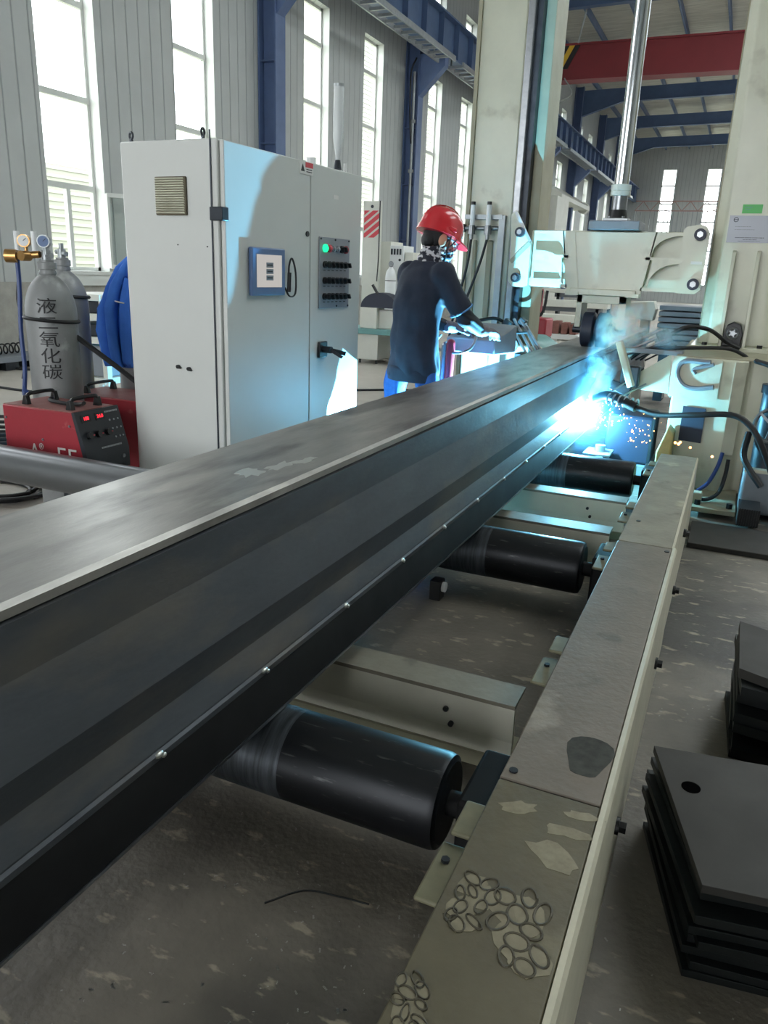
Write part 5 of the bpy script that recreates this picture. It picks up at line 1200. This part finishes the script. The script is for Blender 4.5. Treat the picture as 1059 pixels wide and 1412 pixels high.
for a in (ankR, ankL):
    mb = MB(); mb.sph((a[0], a[1]+.07, .055), .052, 16, (.95, 2.6, .95)); mb.cyl((a[0], a[1], .05), (a[0], a[1], .16), .055, .058)
    bt = fuse(mb, .010, 3); bmesh.ops.bisect_plane(bt.bm, geom=bt.bm.verts[:]+bt.bm.edges[:]+bt.bm.faces[:], plane_co=(0, 0, .012), plane_no=(0, 0, -1), clear_outer=True)
    bo = part('boot', bt, M['black'], t, smooth=80)
    mb = MB(); mb.loft([[(a[0]+.052*math.cos(q), a[1]+.07+.14*math.sin(q), z) for q in [2*math.pi*k/24 for k in range(24)]] for z in (0, .02)]); part('sole', mb, M['rubber'], bo)
# gloves: palm, thumb and five separate bent digits resting on the panel
def glove(w_, sgn, yaw, pitch):
    g = MB(); L_ = [.060, .070, .064, .050]
    limb(g, [((0, -.055, .0), .039), ((0, -.005, 0), .036)])
    g.sph((0, .045, 0), 1, 18, (.045, .058, .022))
    for i in range(4):
        x = sgn*(.030-.020*i); y0 = .085-.004*abs(i-1)
        p0 = Vector((x*.9, y0-.02, 0)); p1 = Vector((x, y0+L_[i]*.40, -.008)); p2 = Vector((x*1.05, y0+L_[i]*.72, -.026)); p3 = Vector((x*1.05, y0+L_[i]*.85, -.046))
        limb(g, [(p0, .0115), (p1, .0105), (p2, .0095), (p3, .0085)], 10)
    th = [(Vector((sgn*-.022, .005, -.006)), .014), (Vector((sgn*-.058, .040, -.018)), .0125), (Vector((sgn*-.066, .075, -.030)), .0105)]
    limb(g, th, 10)
    g = fuse(g, .0055, 2, lambda c: nz(c, 40, .002))
    g.xf(Matrix.Translation(w_) @ Matrix.Rotation(yaw, 4, 'Z') @ Matrix.Rotation(pitch, 4, 'X'))
    return g
part('glove', glove(Vector(wrR)+Vector((-.01, .05, -.008)), 1, R(16), R(-6)), M['glove'], t, smooth=80, label='grey work glove with fingers on the panel')
part('glove', glove(Vector(wrL)+Vector((.02, .05, -.008)), -1, R(-16), R(-6)), M['glove'], t, smooth=80, label='grey work glove on the far side')

# ------------------------------------------------------------------ control pedestal in front of the worker
t = thing('control_pedestal', 'grey control pedestal with green lamp under the hands of the worker', 'control panel', (-1.55, 5.02, 0), R(-12))
mb = MB(); mb.loft([[(x, -.14, .865), (x, .16, .865), (x, .16, 1.04), (x, .14, 1.045), (x, -.14, .955)] for x in (-.17, .19)]); part('panel_head', mb, M['grey_lid'], t, bevel=.008)
mb = MB(); mb.box(-.11, .10, -.04, .12, .02, .87); part('post', mb, M['cream'], t, bevel=.01)
mb = MB(); mb.box(-.20, -.19, -.12, .85, .02, .64); part('arc_light_guard', mb, M['dark_steel'], t, smooth=0)  # unseen plate added to keep left arc light off the window wall
mb = MB(); mb.box(-.2, .2, -.15, .2, 0, .02); part('foot_plate', mb, M['dark_steel'], t, smooth=0)
mb = MB(); mb.box(-.13, -.03, -.06, .02, .97, 1.035); lb = part('lamp_box', mb, M['cream_dark'], t, bevel=.006)
mb = MB(); mb.cyl((-.08, -.02, 1.03), (-.08, -.02, 1.06), .026, n=20); mb.sph((-.08, -.02, 1.06), .026, 16, (1, 1, .6)); part('green_lamp', mb, M['green_led'], lb, label='glowing green lamp')
for i in range(3):
    mb = MB(); mb.cyl((-.11+.08*i, -.08, .965), (-.11+.08*i, -.085, .995), .015, n=14); part('push_button', mb, M['black'], t)
mb = MB(); mb.tube([(-.20, -.16, .97), (-.22, -.19, .92), (-.17, -.24, .885), (-.06, -.27, .87), (.02, -.25, .875), (.06, -.2, .91), (.06, -.15, .97)], .009, 8); part('guard_loop', mb, M['steel'], t)
mb = MB(); mb.cyl((-.06, -.26, .93), (-.065, -.26, .60), .028, n=18); mb.sph((-.06, -.26, .93), .028, 14); part('grip_tube', mb, M['red'], t, label='red grip tube')
mb = MB(); mb.cyl((-.105, -.25, .91), (-.115, -.25, .60), .026, n=18); mb.sph((-.105, -.25, .91), .026, 14); part('steel_tube', mb, M['steel'], t)
# ------------------------------------------------------------------ things behind the worker
t = thing('work_bench', 'low bench with a teal top behind the worker', 'bench', (-5.0, 11, 0))
mb = MB(); mb.box(-5.9, -4.2, 10.75, 11.5, .44, .52); part('bench_top', mb, M['teal'], t, world=True, bevel=.008)
for x0, x1 in ((-5.27, -4.93), (-4.45, -4.25)):
    mb = MB(); mb.box(x0, x1, 10.8, 11.4, .06, .44); pd = part('bench_cupboard', mb, M['pale'], t, world=True, bevel=.008)
    for x in (x0+.03, x1-.03):
        mb = MB(); mb.cyl((x, 10.84, 0), (x, 10.84, .06), .018, n=10); part('bench_foot', mb, M['black'], pd, world=True)
mb = MB(); mb.box(-4.9, -4.5, 11.2, 11.25, .12, .18); mb.box(-4.9, -4.5, 11.2, 11.25, .26, .32); part('bench_stretcher', mb, M['galv'], t, world=True, smooth=0)
mb = MB(); mb.box(-5.25, -4.97, 10.82, 11.1, .52, .83); mb.box(-4.97, -4.62, 10.9, 11.2, .52, .80); solo('cardboard_box', mb, M['pale'], 'pale box standing on the teal bench behind the worker', 'box', (-5.1, 10.9, .52), bevel=.01)
t = thing('machine_hood', 'dark navy half-round hood with a stub handle on the pale box behind the worker', 'hood', (-4.95, 10.95, .83))
mb = MB(); mb.loft([[(-4.95+.30*math.cos(a), y, .83+.22*math.sin(a)) for a in [math.pi*k/16 for k in range(17)]] for y in (10.83, 11.1)]); part('shell', mb, M['dark_navy'], t, world=True)
mb = MB(); mb.cyl((-4.97, 10.85, 1.02), (-5.06, 10.83, 1.16), .022, n=12); part('stub_handle', mb, M['black'], t, world=True)
t = thing('hatched_panel', 'white upright panel with a red hatched square seen past the cabinet edge', 'warning panel', (-5.1, 11.7, 0))
mb = MB(); mb.loft([[(-5.66, y, 0), (-5.36, y, 0), (-5.36, y, 2.40), (-5.66, y, 2.40)] for y in (11.7, 11.75)]); part('panel', mb, M['pale'], t, world=True, smooth=0)
mb = MB(); mb.cyl((-5.51, 11.695, 2.32), (-5.51, 11.70, 2.32), .025, n=16); part('hang_hole', mb, M['dark_steel'], t, world=True)
for k in range(5):
    z = 1.86+.115*k
    z -= .10; pts = [(-5.645, z-.03), (-5.645, z+.045), (-5.375, z+.245), (-5.375, z+.17)]
    mb = MB(); mb.ext([(x, 11.694, zz) for x, zz in pts], (0, .004, 0))
    for zc, s_ in ((1.86, -1), (2.26, 1)):
        bmesh.ops.bisect_plane(mb.bm, geom=mb.bm.verts[:]+mb.bm.edges[:]+mb.bm.faces[:], plane_co=(0, 0, zc), plane_no=(0, 0, s_), clear_outer=True)
    part('red_stripe', mb, M['warn_red'], t, world=True, smooth=0)
mb = MB(); mb.tube([(-5.36, 11.66, 2.4), (-5.36, 11.66, 1.6), (-5.35, 11.6, 1.2)], .01, 6); part('cord', mb, M['black'], t, world=True)
t = thing('power_cabinet', 'white power cabinet with dark sockets standing behind the worker', 'cabinet', (-5.1, 12, 0))
mb = MB(); mb.box(-5.62, -5.30, 12.0, 12.5, 0, 1.82); part('case', mb, M['pale'], t, world=True, bevel=.01)
mb = MB(); mb.box(-5.30, -5.06, 11.97, 12.4, 0, 1.76); ff = part('front_unit', mb, M['white'], t, world=True, bevel=.01)
for i in range(4):
    mb = MB(); mb.box(-5.28+.05*i, -5.25+.05*i, 11.96, 11.97, 1.62, 1.71); part('socket', mb, M['dark_steel'], ff, world=True, smooth=0)
mb = MB(); mb.cyl((-5.12, 11.955, 1.54), (-5.12, 11.97, 1.54), .02, n=12); part('knob', mb, M['dark_steel'], ff, world=True)
mb = MB(); mb.box(-5.05, -4.9, 12.0, 12.4, 0, 1.66); part('side_unit', mb, M['pale'], t, world=True, bevel=.01)
t = thing('gas_bottle', 'white gas bottle with valve standing in front of the white power cabinet', 'gas cylinder', (-5.0, 11.5, 0))
mb = MB(); mb.lathe([(0, .53), (.085, .53), (.085, 1.28), (.07, 1.36), (.035, 1.41), (.03, 1.43), (0, 1.43)], (-5.13, 11.65, 0), 24); part('bottle_body', mb, M['white'], t, world=True)
mb = MB(); mb.cyl((-5.13, 11.65, 1.42), (-5.13, 11.65, 1.50), .03, n=12); mb.ring((-5.11, 11.6, 1.47), (0, 1, 0), .035, .01, 16, 6); part('valve', mb, M['steel'], t, world=True)
mb = MB(); mb.ring((-5.13, 11.65, 1.22), (0, 0, 1), .086, .006, 24, 6); part('strap', mb, M['dark_steel'], t, world=True)
mb = MB(); mb.box(-5.3, -4.95, 11.55, 11.8, 0, .53); part('stand', mb, M['pale'], t, world=True, bevel=.01)

# wall-base rack at far left
t = thing('floor_rack', 'low dark flat rack with coiled wire on the floor at the wall far left', 'rack', (-8.4, 7.2, 0))
mb = MB(); mb.box(-8.8, -8.2, 5.5, 7.6, .10, .16); part('deck', mb, M['grey_lid'], t, world=True, smooth=0)
for y in (5.6, 6.9, 7.35): mb = MB(); mb.box(-8.78, -8.22, y, y+.2, 0, .10); part('skid', mb, M['dark_steel'], t, world=True, smooth=0)
mb = MB(); mb.tube([(-8.5+.06*math.cos(q*1.0), 7.4-.014*q, .235+.06*math.sin(q*1.0)) for q in range(40)], .010, 6, 4)
solo('wire_coil', mb, M['rubber'], 'tangle of dark wire lying on the low rack at far left', 'wire', (-8.5, 7.1, .16))

# ------------------------------------------------------------------ seen under the crossbeam, between the columns
for i, (x0, x1, y, z0, z1, lab) in enumerate(((-6.0, -3.2, 21.5, .62, .80, 'second'), (-5.2, -3.1, 20.0, .30, .48, 'third'), (-6.2, -3.6, 23.5, .95, 1.06, 'farthest'), (-5.6, -2.6, 18.0, .02, .22, 'nearest'))):
    solo('pale_beam', MB().box(x0, x1, y, y+.5, z0-z0 if False else z0, z1), M['pale'], '%s pale beam lying across the floor seen left of the press wheel' % lab, 'steel beam', ((x0+x1)/2, y, z0), 'pale beams far behind the gantry', bevel=.01, smooth=0)
for i, (y, h) in enumerate(((20.1, .30), (21.7, .62), (23.7, .95))):
    t = thing('trestle', 'dark steel trestle carrying the %s pale beam' % ['third', 'second', 'farthest'][i], 'trestle', (-4.5, y, 0), 0, 'trestles behind the gantry')
    for x in (-5.0, -3.5):
        mb = MB(); mb.box(x-.04, x+.04, y, y+.3, 0, h); part('leg', mb, M['dark_steel'], t, world=True, smooth=0)
    mb = MB(); mb.box(-5.1, -3.4, y, y+.3, max(.02, h-.12), h); part('cross_bar', mb, M['grey_lid'], t, world=True, smooth=0)
t = thing('pump_unit', 'red pump unit with black hoses beside the left gantry column', 'pump', (-2.4, 10, 0))
mb = MB(); mb.box(-2.58, -2.48, 9.9, 10.3, 0, 1.25); part('frame_post', mb, M['red'], t, world=True, bevel=.015)
mb = MB(); mb.box(-2.58, -2.2, 9.9, 10.3, .62, .86); part('tank', mb, M['red'], t, world=True, bevel=.02)
mb = MB(); mb.box(-2.34, -2.29, 9.9, 10.0, .8, 1.22); part('frame_post', mb, M['red'], t, world=True, bevel=.01)
mb = MB(); mb.box(-2.5, -2.2, 9.95, 10.25, 0, .62); part('stand', mb, M['dark_steel'], t, world=True, smooth=0)
for k in range(3):
    mb = MB(); x = -2.46+.07*k; mb.tube([(x, 9.88, 1.22), (x+.02, 9.82, 1.0), (x+.05, 9.82, .9), (x+.09, 9.84, 1.0), (x+.1, 9.88, 1.2)], .018, 8); part('hose', mb, M['rubber'], t, world=True)
t = thing('rusty_jig', 'rusty red clamping jig on a white stand left of the press wheel', 'jig', (-2.35, 12, 0))
for k in range(3):
    mb = MB(); mb.box(-2.56+.13*k, -2.46+.13*k, 11.95, 12.2, .55, .74-.02*k); part('clamp_block', mb, M['rust'], t, world=True, bevel=.01)
mb = MB(); mb.box(-2.58, -2.16, 11.95, 12.25, .47, .55); part('stand_top', mb, M['white'], t, world=True, bevel=.01)
for x in (-2.55, -2.2):
    mb = MB(); mb.box(x-.03, x+.03, 12.0, 12.2, 0, .47); part('stand_leg', mb, M['white'], t, world=True, smooth=0)
t = thing('covered_heap', 'heap under a grey green cover just past the left torch carriage', 'covered pile', (-2.3, 9.5, 0))
mb = MB(); mb.loft([[(-2.15+rx*math.cos(a)*(1+.06*math.sin(5*a)), 9.0+.45*math.sin(a), z) for a in [2*math.pi*k/24 for k in range(24)]] for z, rx in ((0, .42), (.4, .40), (.62, .30), (.70, .15))]); part('cover', mb, M['teal'], t, world=True, smooth=60)
for k in range(7):
    z = .66+.065*k; solo('stacked_channel', MB().box(-.85, -.15+.03*(k % 2), 9.6, 10.2, z, z+.05), M['grey_lid'], ['bottom', 'second', 'third', 'fourth', 'fifth', 'sixth', 'top'][k]+' grey channel%s in the stack seen behind the smoke' % ('' if k in (0, 6) else ' from the bottom'), 'steel channel', (-.5, 9.9, z), 'stacked grey channels', bevel=.006, smooth=0)
t = thing('stack_trestle', 'dark trestle under the stack of grey channels behind the smoke', 'trestle', (-.5, 9.9, 0))
for x in (-.75, -.25):
    mb = MB(); mb.box(x-.05, x+.05, 9.7, 10.1, 0, .66); part('leg', mb, M['dark_steel'], t, world=True, smooth=0)
mb = MB(); mb.ext([(-1.2, 9.6, .95), (-.91, 9.6, .92), (-.89, 9.6, 1.05), (-.92, 9.6, 1.14), (-1.2, 9.6, 1.12)], (0, .3, 0)); mb.box(-1.05, -.95, 9.65, 9.85, 0, .95)
solo('clamp_head', mb, M['pale'], 'pale clamp head on a post below the crossbeam behind the smoke', 'clamp', (-1.0, 9.7, 0), bevel=.01, smooth=0)

# ------------------------------------------------------------------ arc flash, sparks, smoke
mb = MB(); mb.sph(ARC_RIGHT+Vector((.005, 0, 0)), .024, 16)
solo('arc_flash', mb, M['arc'], 'blinding white weld arc at the seam of the box beam', 'weld arc', ARC_RIGHT)
mb = MB(); rr = random.Random(4)
for i in range(110):
    q = rr.random()**1.6
    p = ARC_RIGHT+Vector((.06+.42*q+rr.gauss(0, .03), -.12-.10*q+rr.gauss(0, .08), .06-.10*q*q+rr.gauss(0, .045)))
    s = rr.uniform(.0015, .0042); mb.sph(p, s, 6, (1, 1, 1))
for p, s in (((-.50, 4.97, .455), .007), ((-.50, 4.97, .40), .006), ((-.24, 4.97, .415), .008), ((-.22, 4.97, .41), .009), ((-.21, 4.95, .425), .007), ((-.15, 4.95, .40), .007), ((-.02, 4.9, .37), .008), ((-.98, 5.0, .62), .006)):
    mb.sph(p, s, 8)
solo('welding_sparks', mb, M['spark'], 'spray of orange sparks flying right of the weld arc', 'sparks', ARC_RIGHT, kind='stuff')

sm = bpy.data.materials.new('smoke_volume'); sm.use_nodes = True; nt = sm.node_tree; nt.nodes.clear(); N = nt.nodes; L = nt.links
out = N.new('ShaderNodeOutputMaterial'); vs = N.new('ShaderNodeVolumeScatter'); vs.inputs['Color'].default_value = (.27, .66, 1, 1); vs.inputs['Anisotropy'].default_value = .15
tc = N.new('ShaderNodeTexCoord')
def blob(c, r, k):
    """smooth density ball centred at c (object space)"""
    vm = N.new('ShaderNodeVectorMath'); vm.operation = 'SUBTRACT'; vm.inputs[1].default_value = c; L.new(tc.outputs['Object'], vm.inputs[0])
    dv = N.new('ShaderNodeVectorMath'); dv.operation = 'DIVIDE'; dv.inputs[1].default_value = r; L.new(vm.outputs[0], dv.inputs[0])
    ln = N.new('ShaderNodeVectorMath'); ln.operation = 'LENGTH'; L.new(dv.outputs[0], ln.inputs[0])
    mr = N.new('ShaderNodeMapRange'); mr.interpolation_type = 'SMOOTHSTEP'; mr.inputs['From Min'].default_value = 1; mr.inputs['From Max'].default_value = 0; mr.inputs['To Max'].default_value = k
    L.new(ln.outputs['Value'], mr.inputs[0]); return mr.outputs[0]
def add(a, b):
    m = N.new('ShaderNodeMath'); m.operation = 'ADD'; L.new(a, m.inputs[0]); L.new(b, m.inputs[1]); return m.outputs[0]
SMO = Vector((-.72, 5.42, .80))
rel = lambda x, y, z: (x-SMO.x, y-SMO.y, z-SMO.z)
plume = add(add(blob(rel(-.70, 5.45, 1.05), (.19, .2, .18), 48), blob(rel(-.47, 5.5, 1.0), (.24, .18, .10), 20)), add(blob(rel(-.80, 5.38, .75), (.13, .15, .32), 16), blob(rel(-.62, 5.45, 1.15), (.13, .15, .09), 14)))
nz_ = N.new('ShaderNodeTexNoise'); nz_.inputs['Scale'].default_value = 11; nz_.inputs['Detail'].default_value = 5; nz_.inputs['Distortion'].default_value = .8; L.new(tc.outputs['Object'], nz_.inputs['Vector'])
mr = N.new('ShaderNodeMapRange'); mr.inputs['From Min'].default_value = .40; mr.inputs['From Max'].default_value = .66; mr.inputs['To Max'].default_value = 1.8; L.new(nz_.outputs['Fac'], mr.inputs[0])
mu = N.new('ShaderNodeMath'); mu.operation = 'MULTIPLY'; L.new(plume, mu.inputs[0]); L.new(mr.outputs[0], mu.inputs[1])
tot = add(mu.outputs[0], add(blob(rel(*(ARC_RIGHT+Vector((.02, -.02, .02)))), (.34, .34, .34), .9), blob(rel(*(ARC_RIGHT+Vector((.02, -.02, .02)))), (.16, .16, .16), 3)))  # thin smoke added round the arc to give its bloom glow
L.new(tot, vs.inputs['Density']); L.new(vs.outputs[0], out.inputs['Volume'])
mb = MB()
for c, r in ((ARC_RIGHT+Vector((.02, -.02, .02)), (.33, .33, .33)), (Vector((-.80, 5.38, .75)), (.15, .17, .33)), (Vector((-.70, 5.45, 1.05)), (.20, .21, .20)), (Vector((-.47, 5.5, 1.0)), (.25, .19, .11)), (Vector((-.62, 5.45, 1.15)), (.14, .16, .10))):
    mb.sph(c, 1, 24, r)
solo('welding_smoke', fuse(mb, .03, 2), sm, 'blue lit puff of welding smoke rising over the arc', 'smoke', SMO, kind='stuff')
